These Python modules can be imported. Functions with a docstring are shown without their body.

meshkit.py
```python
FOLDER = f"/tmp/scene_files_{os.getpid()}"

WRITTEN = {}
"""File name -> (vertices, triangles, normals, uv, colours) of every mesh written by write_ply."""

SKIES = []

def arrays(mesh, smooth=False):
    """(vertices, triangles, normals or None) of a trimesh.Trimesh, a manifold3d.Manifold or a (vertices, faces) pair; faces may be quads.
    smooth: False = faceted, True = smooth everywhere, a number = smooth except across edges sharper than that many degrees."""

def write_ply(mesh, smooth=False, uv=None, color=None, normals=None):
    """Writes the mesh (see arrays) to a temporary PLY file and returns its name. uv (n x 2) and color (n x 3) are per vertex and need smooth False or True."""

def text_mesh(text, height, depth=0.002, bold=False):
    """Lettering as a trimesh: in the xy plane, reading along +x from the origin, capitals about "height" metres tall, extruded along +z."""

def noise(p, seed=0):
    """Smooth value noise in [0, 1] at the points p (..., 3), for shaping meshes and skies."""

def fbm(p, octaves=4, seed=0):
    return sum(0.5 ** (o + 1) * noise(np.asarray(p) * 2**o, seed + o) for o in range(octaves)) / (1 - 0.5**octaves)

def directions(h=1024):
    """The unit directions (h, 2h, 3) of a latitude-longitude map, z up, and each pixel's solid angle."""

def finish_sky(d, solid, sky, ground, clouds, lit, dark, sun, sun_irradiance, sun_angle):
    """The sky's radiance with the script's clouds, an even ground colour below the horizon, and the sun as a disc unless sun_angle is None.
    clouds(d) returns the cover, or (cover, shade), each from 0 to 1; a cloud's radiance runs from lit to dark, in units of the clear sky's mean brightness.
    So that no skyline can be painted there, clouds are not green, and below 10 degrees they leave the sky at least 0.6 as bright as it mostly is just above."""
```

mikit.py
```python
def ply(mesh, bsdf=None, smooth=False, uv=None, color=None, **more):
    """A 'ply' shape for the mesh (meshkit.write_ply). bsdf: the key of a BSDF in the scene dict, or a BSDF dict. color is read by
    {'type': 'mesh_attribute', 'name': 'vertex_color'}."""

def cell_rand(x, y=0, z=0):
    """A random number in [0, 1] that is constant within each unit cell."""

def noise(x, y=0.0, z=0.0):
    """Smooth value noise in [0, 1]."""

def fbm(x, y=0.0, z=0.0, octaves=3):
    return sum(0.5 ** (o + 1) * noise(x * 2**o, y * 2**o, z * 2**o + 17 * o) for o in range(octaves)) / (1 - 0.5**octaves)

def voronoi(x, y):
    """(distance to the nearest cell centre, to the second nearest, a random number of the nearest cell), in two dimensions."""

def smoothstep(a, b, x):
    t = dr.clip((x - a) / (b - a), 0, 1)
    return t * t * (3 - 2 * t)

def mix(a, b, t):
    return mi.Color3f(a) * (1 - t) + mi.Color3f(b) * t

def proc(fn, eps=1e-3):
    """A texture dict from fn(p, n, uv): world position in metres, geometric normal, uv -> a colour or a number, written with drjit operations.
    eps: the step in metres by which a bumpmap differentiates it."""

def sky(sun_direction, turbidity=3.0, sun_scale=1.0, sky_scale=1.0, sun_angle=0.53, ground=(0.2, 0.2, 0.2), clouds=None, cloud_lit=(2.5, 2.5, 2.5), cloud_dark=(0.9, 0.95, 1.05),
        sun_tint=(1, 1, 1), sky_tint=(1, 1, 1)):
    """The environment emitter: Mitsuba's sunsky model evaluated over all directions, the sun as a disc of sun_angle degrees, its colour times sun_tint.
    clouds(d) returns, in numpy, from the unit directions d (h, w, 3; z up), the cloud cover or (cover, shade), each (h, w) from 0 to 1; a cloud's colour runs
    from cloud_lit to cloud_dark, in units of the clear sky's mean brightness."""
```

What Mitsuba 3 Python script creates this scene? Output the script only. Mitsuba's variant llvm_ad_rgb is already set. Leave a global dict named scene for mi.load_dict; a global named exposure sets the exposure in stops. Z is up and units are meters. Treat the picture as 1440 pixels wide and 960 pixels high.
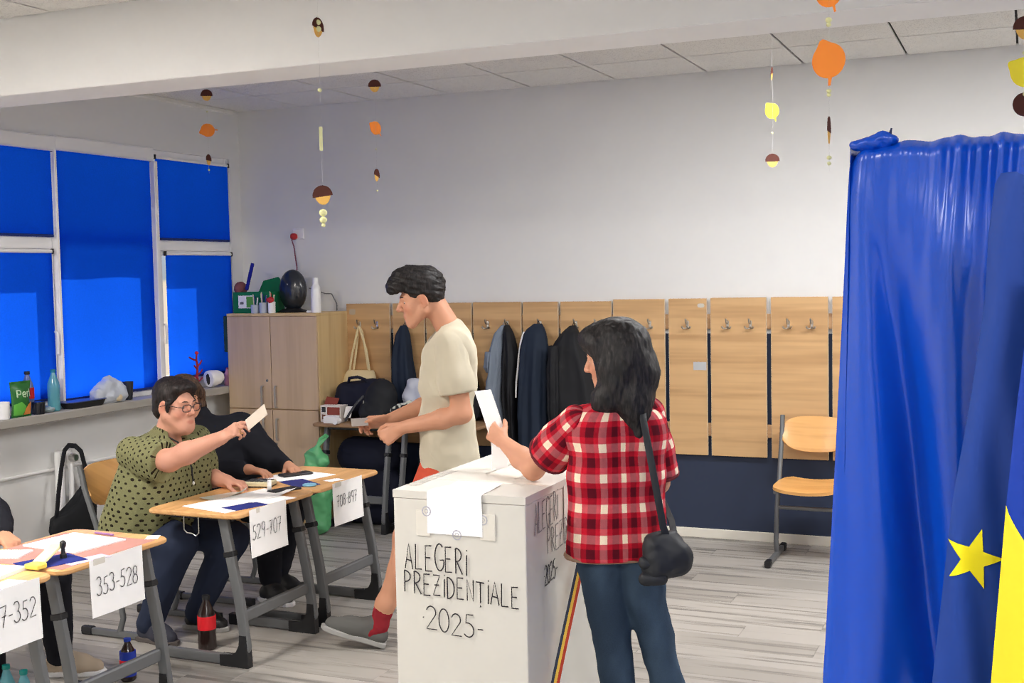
import math, random
import numpy as np
import trimesh
import drjit as dr
import mitsuba as mi
import mikit
import meshkit
from shapely.geometry import Polygon, Point
from shapely import affinity
from scipy import sparse
import scipy.sparse.csgraph

random.seed(7)
rng = np.random.default_rng(7)
T = mi.ScalarTransform4f
scene, labels = {}, {}

# ------------------------------------------------------------------ camera, sky, exposure, lamps
exposure = 0.1
CAM = np.array([0.0, 0.0, 1.72])
PITCH, ROLL, YAW = math.radians(3.2232), math.radians(-1.1038), math.radians(23.28)
_f = np.array([-math.sin(YAW) * math.cos(PITCH), math.cos(YAW) * math.cos(PITCH), -math.sin(PITCH)])
_r = np.array([math.cos(YAW), math.sin(YAW), 0.0])
_u = np.cross(_r, _f)
_up = -_r * math.sin(ROLL) + _u * math.cos(ROLL)
scene["camera"] = {"type": "perspective", "fov": 46.29, "fov_axis": "x", "near_clip": 0.05, "far_clip": 200.0,
                   "to_world": T().look_at(origin=CAM.tolist(), target=(CAM + _f).tolist(), up=_up.tolist())}
SUN = (-1.0, 1.2, 2.4)
scene["sky"] = mikit.sky(SUN, turbidity=3.5, sun_scale=9.0, sky_scale=2.2, ground=(0.25, 0.25, 0.22))
# ceiling lamps of the near half of the room: (x, y, radiance)
LAMPS = [(-3.835, 2.22, 105.0), (-1.435, 0.42, 52.0), (0.965, 0.42, 75.0), (-1.555, 5.4, 27.0), (-0.355, 5.4, 42.0), (0.845, 5.4, 52.0), (-3.835, -0.18, 22.0), (0.965, -1.38, 22.0)]
LAMP_TINT = (1.0, 0.99, 0.98)
LAMP_WARM = (1.0, 0.94, 0.87)


# ------------------------------------------------------------------ helpers
def lin(r, g, b):
    return [((v / 255) / 12.92 if v <= 10 else ((v / 255 + 0.055) / 1.055) ** 2.4) for v in (r, g, b)]


def rgb(c):
    return {"type": "rgb", "value": list(map(float, c))}


def mat(name, color, rough=0.6, spec=0.4, **kw):
    """color: linear triple or a texture dict"""
    c = color if isinstance(color, dict) else rgb(color)
    b = {"type": "principled", "base_color": c, "roughness": rough, "specular": spec}
    for k, v in kw.items():
        b[k] = v
    scene["mat_" + name] = b if kw.get("spec_trans") else {"type": "twosided", "bsdf": b}
    return "mat_" + name


def bump(name, base, fn, scale=1.0, eps=1e-3):
    inner = scene[base]["bsdf"]
    scene["mat_" + name] = {"type": "twosided", "bsdf": {"type": "bumpmap", "scale": scale, "tex": mikit.proc(fn, eps), "bsdf": inner}}
    return "mat_" + name


COUNT = {}
XF = None      # a turn and a shift given to the meshes of one figure


def numbered(key):
    n = COUNT.get(key, -1) + 1
    COUNT[key] = n
    return key if n == 0 else f"{key}_{n:03d}"


def thing(name, label, category, group=None, kind=None):
    key = numbered(name)
    d = {"label": label, "category": category}
    if group:
        d["group"] = group
    if kind:
        d["kind"] = kind
    labels[key] = d
    return key


def obj(name, mesh, m, parent=None, smooth=False, label=None, uv=None, color=None, kind=None, **more):
    key = numbered(name if parent is None else parent + "__" + name)
    if isinstance(mesh, list):
        mesh = cat(mesh)
    if XF is not None:
        mesh = tm(np.asarray(mesh.vertices) @ XF[0].T + XF[1], mesh.faces)
    scene[key] = mikit.ply(mesh, m, smooth=smooth, uv=uv, color=color, **more)
    d = {}
    if label:
        d["label"] = label
    if kind:
        d["kind"] = kind
    if d:
        labels.setdefault(key, {}).update(d)
    return key


def solo(name, mesh, m, label, category, group=None, **kw):
    k = obj(name, mesh, m, None, **kw)
    labels[k] = {"label": label, "category": category}
    if group:
        labels[k]["group"] = group
    return k


def struct(name, mesh, m, label=None, **kw):
    k = obj(name, mesh, m, None, **kw)
    labels[k] = {"kind": "structure"}
    if label:
        labels[k]["label"] = label
        labels[k]["category"] = name.split("_")[0]
    return k


def V(*a):
    return np.array(a if len(a) > 1 else a[0], float)


def unit(v):
    v = np.asarray(v, float)
    return v / np.linalg.norm(v)


A_ = np.array


def cat(ms):
    return trimesh.util.concatenate(ms)


def tm(v, f):
    f = np.asarray(f, int)
    if f.shape[1] == 4:
        f = np.vstack([f[:, [0, 1, 2]], f[:, [0, 2, 3]]])
    return trimesh.Trimesh(np.asarray(v, float), f, process=False)


def box(x0, x1, y0, y1, z0, z1, b=0.0):
    c = np.array([[x, y, z] for x in (x0, x1) for y in (y0, y1) for z in (z0, z1)], float)
    if b <= 0:
        return tm(c, [[0, 1, 3, 2], [4, 6, 7, 5], [0, 4, 5, 1], [2, 3, 7, 6], [0, 2, 6, 4], [1, 5, 7, 3]])
    b = min(b, abs(x1 - x0) * .45, abs(y1 - y0) * .45, abs(z1 - z0) * .45)
    mid = np.array([(x0 + x1) / 2, (y0 + y1) / 2, (z0 + z1) / 2])
    pts = []
    for p in c:
        s = np.sign(mid - p)
        for k in range(3):
            q = p + s * b
            q[k] = p[k]
            pts.append(q)
    return trimesh.convex.convex_hull(np.array(pts))


def frame_to(m, o, x, y, z=None):
    """moves a mesh from local axes to the frame o; x, y, z"""
    x, y = np.asarray(x, float), np.asarray(y, float)
    z = np.cross(x, y) if z is None else np.asarray(z, float)
    v = np.asarray(m.vertices)
    w = np.asarray(o, float) + v[:, :1] * x + v[:, 1:2] * y + v[:, 2:3] * z
    f = np.asarray(m.faces)
    if np.dot(np.cross(x, y), z) < 0:
        f = f[:, ::-1]
    return tm(w, f)


def rotz(m, deg, c=(0, 0, 0)):
    a = math.radians(deg)
    c = np.array(c, float)
    m2 = frame_to(tm(np.asarray(m.vertices) - c, m.faces), c, (math.cos(a), math.sin(a), 0), (-math.sin(a), math.cos(a), 0), (0, 0, 1))
    return m2


def move(m, d):
    return tm(np.asarray(m.vertices) + np.asarray(d, float), m.faces)


def tube(pts, r, n=10, flat=None, cap=True, up=None):
    """a round (or flat: (rx, ry) along side/up) tube along a polyline; r may be one number per point"""
    P = np.array(pts, float)
    R = np.broadcast_to(np.asarray(r, float), (len(P),))
    tang = np.gradient(P, axis=0)
    for i in range(1, len(P) - 1):
        a, b = unit(P[i] - P[i - 1] + 1e-12), unit(P[i + 1] - P[i] + 1e-12)
        tang[i] = a + b
    tang = np.array([unit(t) for t in tang])
    s = np.cross(tang[0], up if up is not None else ((0, 0, 1) if abs(tang[0][2]) < .9 else (1, 0, 0)))
    s = unit(s)
    rings = []
    th = np.linspace(0, 2 * np.pi, n, endpoint=False)
    for i, p in enumerate(P):
        if up is not None:
            q = np.cross(tang[i], up)
            s = unit(q) if np.linalg.norm(q) > 1e-3 else s
        else:
            s = unit(s - tang[i] * np.dot(s, tang[i]))
        u = np.cross(s, tang[i])
        a, b = (R[i], R[i]) if flat is None else (flat[0], flat[1])
        if flat is None:
            rings.append(p + np.outer(np.cos(th) * a, s) + np.outer(np.sin(th) * b, u))
        else:
            cs, sn = np.cos(th), np.sin(th)
            e = .45
            rings.append(p + np.outer(np.sign(cs) * np.abs(cs) ** e * a, s) + np.outer(np.sign(sn) * np.abs(sn) ** e * b, u))
    return loft(rings, cap)


def loft(rings, cap=True, closed=True):
    R = np.array(rings, float)
    m, n = R.shape[:2]
    v = R.reshape(-1, 3)
    f = []
    i, j = np.meshgrid(np.arange(m - 1), np.arange(n if closed else n - 1), indexing="ij")
    i, j = i.ravel(), j.ravel()
    j2 = (j + 1) % n
    f = np.stack([i * n + j, i * n + j2, (i + 1) * n + j2, (i + 1) * n + j], 1)
    tri = np.vstack([f[:, [0, 1, 2]], f[:, [0, 2, 3]]])
    if cap and closed:
        v = np.vstack([v, R[0].mean(0), R[-1].mean(0)])
        a, b = m * n, m * n + 1
        k = np.arange(n)
        k2 = (k + 1) % n
        tri = np.vstack([tri, np.stack([np.full(n, a), k2, k], 1), np.stack([np.full(n, b), (m - 1) * n + k, (m - 1) * n + k2], 1)])
    t = trimesh.Trimesh(v, tri, process=False)
    if closed and cap and t.volume < 0:
        t.invert()
    return t


def lathe(profile, c=(0, 0, 0), n=20):
    """profile: (r, z) from bottom to top, both ends capped"""
    th = np.linspace(0, 2 * np.pi, n, endpoint=False)
    rings = [np.stack([max(r, 1e-4) * np.cos(th), max(r, 1e-4) * np.sin(th), np.full(n, z)], 1) + np.asarray(c, float) for r, z in profile]
    return loft(rings)


def prism(poly, h, o=(0, 0, 0), x=(1, 0, 0), y=(0, 1, 0)):
    if not isinstance(poly, Polygon):
        poly = Polygon(poly)
    return frame_to(trimesh.creation.extrude_polygon(poly, h, engine="earcut"), o, x, y)


def rrect(w, d, r, seg=6):
    """rounded rectangle centred on the origin"""
    return Polygon([(-w / 2 + r, -d / 2 + r), (w / 2 - r, -d / 2 + r), (w / 2 - r, d / 2 - r), (-w / 2 + r, d / 2 - r)]).buffer(r, quad_segs=seg)


def slab(poly, z0, z1, b=0.003):
    """a plate with the outline poly and bevelled edges"""
    out = np.array(poly.exterior.coords)[:-1]
    if Polygon(out).exterior.is_ccw is False:
        out = out[::-1]
    inn = np.array(poly.buffer(-b).exterior.coords)[:-1]
    # nearest scaled copy of the outline so that the rings have equal counts
    c = np.array(poly.centroid.coords[0])
    ext = np.abs(out - c).max(0)
    inn = c + (out - c) * (1 - b / ext)
    rings = [np.c_[p, np.full(len(p), z)] for p, z in ((inn, z0), (out, z0 + b), (out, z1 - b), (inn, z1))]
    return loft(rings)


def ell(c, r, sub=3, axes=None):
    s = trimesh.creation.icosphere(subdivisions=sub)
    v = s.vertices * np.asarray(r, float)
    if axes is not None:
        v = v @ np.asarray(axes, float)
    return tm(v + np.asarray(c, float), s.faces)


def noisy(m, amp, freq, seed=0, direction=None):
    v = np.asarray(m.vertices)
    n = np.asarray(trimesh.Trimesh(v, m.faces, process=False).vertex_normals)
    d = meshkit.fbm(v * freq, 3, seed) - 0.5
    return tm(v + (n if direction is None else np.asarray(direction)) * d[:, None] * amp * 2, m.faces)


def sheet(P, thick):
    """a thick cloth or paper from a grid of points P (m, n, 3)"""
    P = np.asarray(P, float)
    du, dv = np.gradient(P, axis=0), np.gradient(P, axis=1)
    N = np.cross(du, dv)
    N /= np.linalg.norm(N, axis=2, keepdims=True) + 1e-12
    m, n = P.shape[:2]
    A, B = P + N * thick / 2, P - N * thick / 2
    v = np.vstack([A.reshape(-1, 3), B.reshape(-1, 3)])
    i, j = np.meshgrid(np.arange(m - 1), np.arange(n - 1), indexing="ij")
    i, j = i.ravel(), j.ravel()
    q = np.stack([i * n + j, (i + 1) * n + j, (i + 1) * n + j + 1, i * n + j + 1], 1)
    q2 = q[:, ::-1] + m * n
    ring = [k for k in range(n)] + [k * n + n - 1 for k in range(1, m)] + [(m - 1) * n + k for k in range(n - 2, -1, -1)] + [k * n for k in range(m - 2, 0, -1)]
    ring = np.array(ring)
    r2 = np.roll(ring, -1)
    q3 = np.stack([ring, r2, r2 + m * n, ring + m * n], 1)
    return tm(v, np.vstack([q, q2, q3]))


def paper(c, w, d, ang, t=0.0006, curl=0.0, z=None):
    """a sheet of paper lying at c, w along its x axis turned by ang degrees"""
    a = math.radians(ang)
    x, y = np.array([math.cos(a), math.sin(a), 0]), np.array([-math.sin(a), math.cos(a), 0])
    u, v = np.meshgrid(np.linspace(-.5, .5, 7), np.linspace(-.5, .5, 7), indexing="ij")
    P = np.asarray(c, float) + u[..., None] * w * x + v[..., None] * d * y
    P[..., 2] += t / 2 + curl * np.clip(u + v - .35, 0, 1) ** 2 * 4
    return sheet(P, t)


# --- handwriting: strokes in a box about 0.6 wide, 1 high
def arc(cx, cy, rx, ry, a0, a1, n=10):
    t = np.radians(np.linspace(a0, a1, n))
    return [(cx + rx * math.cos(k), cy + ry * math.sin(k)) for k in t]


FONT = {
    "A": [[(0, 0), (.27, 1), (.52, 0)], [(.08, .36), (.46, .33)]],
    "L": [[(.06, 1), (.04, 0), (.46, .02)]],
    "E": [[(.46, 1), (.06, .98), (.04, 0), (.48, .02)], [(.05, .52), (.38, .53)]],
    "G": [arc(.32, .5, .3, .5, 50, 330, 14) + [(.58, .42), (.34, .4)]],
    "R": [[(.06, 0), (.06, 1)], arc(.08, .74, .36, .26, 90, -90, 9) + [(.14, .47), (.5, 0)]],
    "I": [[(.1, 0), (.12, .82)], [(.13, .98), (.14, 1.02)]],
    "P": [[(.06, 0), (.06, 1)], arc(.06, .74, .4, .27, 92, -90, 10)],
    "Z": [[(.04, .98), (.5, 1), (.02, 0), (.52, .02)], [(.12, .5), (.42, .52)]],
    "D": [[(.06, 0), (.06, 1)], arc(.06, .5, .46, .5, 90, -90, 12)],
    "N": [[(.05, 0), (.06, 1), (.46, 0), (.48, 1)]],
    "T": [[(0, 1), (.56, .98)], [(.28, .98), (.27, 0)], [(.27, -.12), (.26, -.2)]],
    "0": [arc(.27, .5, .25, .5, 90, 450, 18)],
    "1": [[(.08, .78), (.28, 1), (.27, 0)]],
    "2": [arc(.26, .74, .23, .26, 165, -20, 9) + [(.02, 0), (.54, .03)]],
    "3": [arc(.22, .75, .22, .25, 150, -80, 9) + arc(.24, .26, .26, .27, 78, -150, 10)],
    "4": [[(.36, 1), (.02, .36), (.5, .38)], [(.4, .66), (.38, 0)]],
    "5": [[(.48, 1), (.14, .97), (.1, .58)] + arc(.22, .3, .28, .31, 100, -140, 11)],
    "6": [arc(.5, .6, .44, .5, 110, 180, 6) + arc(.28, .27, .24, .27, 170, -180, 12)],
    "7": [[(.02, .96), (.48, 1), (.22, 0)], [(.14, .5), (.46, .52)]],
    "8": [arc(.27, .75, .2, .24, -90, 270, 14) + arc(.27, .25, .25, .26, 90, -270, 14)],
    "9": [arc(.26, .72, .22, .26, 0, 360, 14) + [(.46, .4), (.36, 0)]],
    "-": [[(.06, .45), (.34, .47)]],
    ".": [[(.08, .48), (.12, .5)]],
    " ": [],
}
ADV = {"-": .46, ".": .24, "I": .26, " ": .3}


def write(text, height, o, x, y, w=0.003, t=0.0004, width=0.78, seed=1, gap=0.0):
    """pen strokes on the plane through o with the text running along x, up along y"""
    r = random.Random(seed)
    x, y = unit(x), unit(y)
    nrm = np.cross(x, y)
    ms, at = [], 0.0
    for ch in text:
        jy, js = r.uniform(-.04, .04), r.uniform(.94, 1.06)
        for st in FONT[ch]:
            P = [np.asarray(o, float) + x * (at + px * height * width * js) + y * ((py + jy) * height * js) + nrm * t for px, py in st]
            ms.append(tube(P, w / 2, 6, flat=(w / 2, t), up=nrm))
        at += (ADV.get(ch, .66) * width + gap) * height
    return cat(ms)


# ------------------------------------------------------------------ textures and materials
def f_wood(base, dark, along="x", fa=1.2, fb=26.0, amt=0.8):
    def fn(p, n, uv):
        a, b = {"x": (p.x, p.z + p.y * .6), "z": (p.z, p.x + p.y), "y": (p.y, p.x + p.z)}[along]
        g = mikit.fbm(a * fa + 3.1, b * fb, 0.7, 4)
        g2 = mikit.noise(a * fa * 4, b * fb * 4)
        t = mikit.smoothstep(.38, .72, g) * amt + (g2 - .5) * .22
        return mikit.mix(base, dark, dr.clip(t, 0, 1))
    return mikit.proc(fn)


WALLW = mat("wall_white", lin(222, 222, 221), .85, .2)
NAVY = mat("wall_navy", lin(40, 50, 72), .55, .4)
CEIL = mat("ceiling", lin(226, 225, 220), .95, .1)


def _tile(p, n, uv):
    k = mikit.noise(p.x * 220, p.y * 220)
    return mikit.mix(lin(204, 203, 199), lin(184, 183, 180), mikit.smoothstep(.62, .8, k))


TILE = mat("ceiling_tile", mikit.proc(_tile), .95, .1)
DARKGAP = mat("gap", lin(66, 66, 66), .9, .1)


def _floor(p, n, uv):
    row = dr.floor((p.y - 1.5) / .19)
    off = mikit.cell_rand(row, 3.0) * 1.38
    col = dr.floor((p.x + 6 + off) / 1.38)
    r1 = mikit.cell_rand(row, col, 5.0)
    r2 = mikit.cell_rand(row, col, 9.0)
    g = mikit.fbm(p.x * 1.6 + r1 * 40, p.y * 30 + r2 * 17, 0.3, 4)
    g2 = mikit.fbm(p.x * .8 + r2 * 20, p.y * 7 + r1 * 30, 4.3, 3)
    c = mikit.mix(lin(166, 162, 156), lin(150, 146, 140), r1)
    c = mikit.mix(c, lin(112, 109, 105), mikit.smoothstep(.46, .74, g) * .95)
    c = mikit.mix(c, lin(118, 114, 108), mikit.smoothstep(.64, .82, g2) * mikit.smoothstep(.42, .6, g) * .8)
    return c


FLOOR = mat("floor", mikit.proc(_floor), .42, .45)
JOINT = mat("floor_joint", lin(120, 114, 106), .8, .2)
OAK = mat("oak_panel", f_wood(lin(202, 164, 118), lin(172, 132, 90), "x", 1.0, 22, .7), .55, .35)
OAK2 = mat("oak_rail", f_wood(lin(186, 150, 112), lin(150, 114, 80), "x", 1.1, 24), .55, .35)
EDGE = mat("panel_edge", lin(208, 190, 162), .6, .3)
CABD = mat("cabinet_door", f_wood(lin(192, 166, 138), lin(176, 150, 122), "z", 1.3, 22, .6), .5, .35)
CABS = mat("cabinet_side", f_wood(lin(205, 178, 132), lin(186, 156, 110), "z", 1.3, 22, .6), .5, .35)
BEECH = mat("beech", f_wood(lin(214, 166, 112), lin(186, 136, 84), "y", 2.2, 30, .6), .35, .5)
BEECHE = mat("beech_edge", lin(222, 182, 132), .4, .4)
PLY = mat("chair_ply", f_wood(lin(214, 162, 98), lin(188, 132, 72), "x", 2.0, 22, .55), .3, .5)
GREYM = mat("grey_metal", lin(104, 106, 108), .42, .5, metallic=.25)
BLACKP = mat("black_plastic", lin(26, 27, 30), .45, .5)
DARKP = mat("dark_plastic", lin(40, 42, 48), .4, .5)
WHITEP = mat("white_plastic", lin(236, 236, 236), .3, .5)
CHROME = mat("chrome", lin(205, 203, 198), .22, .5, metallic=1.0)
PVC = mat("window_frame", lin(238, 238, 238), .3, .5)
SILLM = mat("sill_stone", lin(164, 160, 152), .5, .4)
PAPER = mat("paper", lin(242, 241, 240), .8, .2)
PAPER2 = mat("paper_dim", lin(226, 224, 224), .8, .2)
INK = mat("ink", lin(40, 38, 42), .6, .3)
INKG = mat("ink_grey", lin(112, 110, 110), .7, .2)
CARTON = mat("white_carton", lin(204, 201, 193), .6, .3)
SKIRT = mat("skirting", lin(222, 217, 204), .6, .3)
TAPE = mat("clear_tape", lin(214, 210, 200), .15, .6)

# ------------------------------------------------------------------ the room
XL, XR, YB, YF, ZC = -5.42, 2.6, 7.5, -2.2, 2.965
struct("floor", [box(XL - .3, XR + .3, 1.5, YB + .3, -.2, -.004), box(XL - .3, XR + .3, YF - .3, 1.5, -.2, 0)], FLOOR)
# planks, laid along x
for row in range(32):
    y0 = 1.5 + row * .19
    # the same row offsets as the grain uses
    h = (int(row) + 1000000) * 374761393 + (3 + 1000000) * 668265263 + 1000000 * 2147483647
    h &= 0xFFFFFFFF
    h = ((h ^ (h >> 13)) * 1274126177) & 0xFFFFFFFF
    off = ((h ^ (h >> 16)) & 0xFFFFFF) / 16777215.0 * 1.38
    for col in range(0, 9):
        x0 = col * 1.38 - 6 - off
        a, b = max(x0, XL), min(x0 + 1.38, XR)
        if b - a < .02:
            continue
        obj("plank", box(a + .0006, b - .0006, y0 + .0006, min(y0 + .19, YB) - .0006, -.004, 0.0, .0012), FLOOR, "floor")
struct("wall_back", [box(XL - .3, XR + .3, YB, YB + .2, 1.318, 3.2)], WALLW)
obj("painted_dado", box(XL - .3, XR + .3, YB - .001, YB + .2, 0, 1.318), NAVY, "wall_back", label="dark navy painted lower part of the wall")
struct("wall_right", box(XR, XR + .2, YF, YB, 0, 3.2), WALLW)
struct("wall_front", box(XL - .3, XR + .3, YF - .2, YF, 0, 3.2), WALLW)
# left wall, 0.36 thick, with the opening of the window band
OY0, OY1, OZ0, OZ1 = 4.74, 7.37, .985, 2.605
XO = XL - .36
struct("wall_left", [box(XO, XL, YF, OY0, 0, 3.2), box(XO, XL, OY1, YB, 0, 3.2), box(XO, XL, OY0, OY1, 0, OZ0), box(XO, XL, OY0, OY1, OZ1, 3.2)], WALLW)
struct("ceiling", [box(XL - .3, XR + .3, YF - .3, YB + .3, ZC + .012, 3.3)], DARKGAP)
used = {(round(x, 2), round(y, 2)) for x, y, _ in LAMPS}
tile_shape = {}
for ix in range(-1, 14):
    for iy in range(0, 17):
        x0 = -5.455 + ix * .6
        y1 = YB - iy * .6 if iy < 5 else 4.32 - (iy - 5) * .6
        if iy >= 5:
            x0 += .12 + .6
        y0 = max(y1 - .6, 4.6 if iy < 5 else YF)
        a, b = max(x0, XL), min(x0 + .6, XR)
        if b - a < .03 or y1 - y0 < .03:
            continue
        if any(abs((a + b) / 2 - lx) < .31 and abs((y0 + y1) / 2 - ly) < .31 for lx, ly, _ in LAMPS):
            continue
        obj("tile", box(a + .006, b - .006, y0 + .006, y1 - .006, ZC, ZC + .012, .002), TILE, "ceiling")
struct("ceiling_beam", box(XL, XR, 4.32, 4.605, 2.607, ZC + .02, .004), WALLW)
# cornice strip in the corner above the window
struct("trim_1", box(XL, XL + .03, 6.0, YB - .05, ZC - .03, ZC, .006), CEIL)
# skirting
struct("baseboard_back", noisy(box(XL, XR, YB - .014, YB, 0, .062, .003), .0008, 8), SKIRT)
struct("baseboard_left", box(XL, XL + .014, YF, YB, 0, .062, .003), SKIRT)
# pipe duct along the left wall under the sill
struct("trim_2", box(XL, XL + .02, YF, 6.9, .585, .60, .004), WALLW)

for k, (lx, ly, rad) in enumerate(LAMPS):
    t = thing("ceiling_light", "square white LED panel light recessed in the tiled ceiling", "ceiling light", "ceiling LED panels")
    w = .292
    obj("frame", [box(lx - .3, lx + .3, ly - .3, ly - w, ZC - .006, ZC + .01), box(lx - .3, lx + .3, ly + w, ly + .3, ZC - .006, ZC + .01),
                  box(lx - .3, lx - w, ly - w, ly + w, ZC - .006, ZC + .01), box(lx + w, lx + .3, ly - w, ly + w, ZC - .006, ZC + .01)], WHITEP, t)
    q = tm([[lx - w, ly - w, ZC - .002], [lx - w, ly + w, ZC - .002], [lx + w, ly + w, ZC - .002], [lx + w, ly - w, ZC - .002]], [[0, 1, 2, 3]])
    obj("diffuser", q, WHITEP, t, emitter={"type": "area", "radiance": rgb([rad * c for c in (LAMP_WARM if lx < -3 else LAMP_TINT)])})

# ------------------------------------------------------------------ window band
WX0, WX1 = XL - .09, XL - .015     # frame depth
scene["mat_glass"] = {"type": "thindielectric"}
# stands in rows along the wall: (y0, y1, transom?)
BAYS = [(4.76, 5.61), (5.61, 6.51), (6.51, 7.355)]


def fr(y0, y1, z0, z1, x0=WX0, x1=WX1, b=.006):
    return box(x0, x1, y0, y1, z0, z1, b)


for i, (a, b) in enumerate(BAYS):
    w = struct(f"window_{i + 1}", [fr(a - .02 if i == 0 else a - .018, a + .018, OZ0, OZ1), fr(b - .018, b + .018 if i < 2 else b + .015, OZ0, OZ1),
                                   fr(a + .018, b - .018, OZ1 - .05, OZ1), fr(a + .018, b - .018, OZ0, OZ0 + .035)], PVC)
    if i != 1:
        obj("transom", fr(a + .018, b - .018, 1.925, 2.0, WX0, WX1 + .012), PVC, w)
        s0 = a + .022 if i == 2 else a + .10
        ya, yb = a + .02, b - .02
        sash = [box(WX0 + .01, WX1 + .018, ya, ya + .055, OZ0 + .037, 1.923, .006), box(WX0 + .01, WX1 + .018, yb - .03, yb, OZ0 + .037, 1.923, .006),
                box(WX0 + .01, WX1 + .016, ya + .055, yb - .03, OZ0 + .037, OZ0 + .075, .006), box(WX0 + .01, WX1 + .016, ya + .055, yb - .03, 1.89, 1.923, .006)]
        if i == 0:
            sash = [frame_to(m, (0, ya + yb, 0), (1, 0, 0), (0, -1, 0), (0, 0, 1)) for m in sash]
        obj("sash", sash, PVC, w)
        hy = ya + .03 if i == 2 else yb - .03
        hk = obj("handle", tube([(WX1 + .015, hy, 1.42), (WX1 + .045, hy, 1.425), (WX1 + .052, hy, 1.41), (WX1 + .052, hy + .004, 1.34), (WX1 + .046, hy + .004, 1.29)], .009, 8), WHITEP, w, smooth=40)
        if i == 0:
            obj("mullion", fr(b - .016, b + .006, OZ0, OZ1 - .08, WX1 - .01, XL + .035, .004), PVC, w)
    else:
        obj("mullion", fr(b - .014, b + .022, OZ0, OZ1 - .08, WX1 - .01, XL + .035, .004), PVC, w)
        obj("transom", fr(a + .018, b - .018, 1.945, 2.0, WX0, WX1 - .03), PVC, w)
        obj("sash", [fr(a + .018, a + .05, OZ0 + .035, 1.945, WX0, WX1 - .012), fr(b - .05, b - .018, OZ0 + .035, 1.945, WX0, WX1 - .012)], PVC, w)
    for z0, z1 in ((OZ0 + .03, 1.93), (1.99, OZ1 - .045)):
        g = tm([[WX0 + .03, a + .01, z0], [WX0 + .03, b - .01, z0], [WX0 + .03, b - .01, z1], [WX0 + .03, a + .01, z1]], [[0, 1, 2, 3]])
        obj("pane", g, "mat_glass", w)

BLIND_COL = lin(14, 82, 225)


def _blind(p, n, uv):
    k = mikit.noise(p.y * 260, p.z * 260)
    k2 = mikit.noise(p.y * 6, p.z * 1.5)
    return mi.Color3f(BLIND_COL) * (.93 + .12 * k) * (.95 + .1 * k2)


scene["mat_blind"] = {"type": "principledthin", "base_color": mikit.proc(_blind), "roughness": .7, "diff_trans": 1.5, "spec_trans": 0.0}
BLHEM = mat("blind_hem", lin(24, 44, 110), .6, .3)


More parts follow.
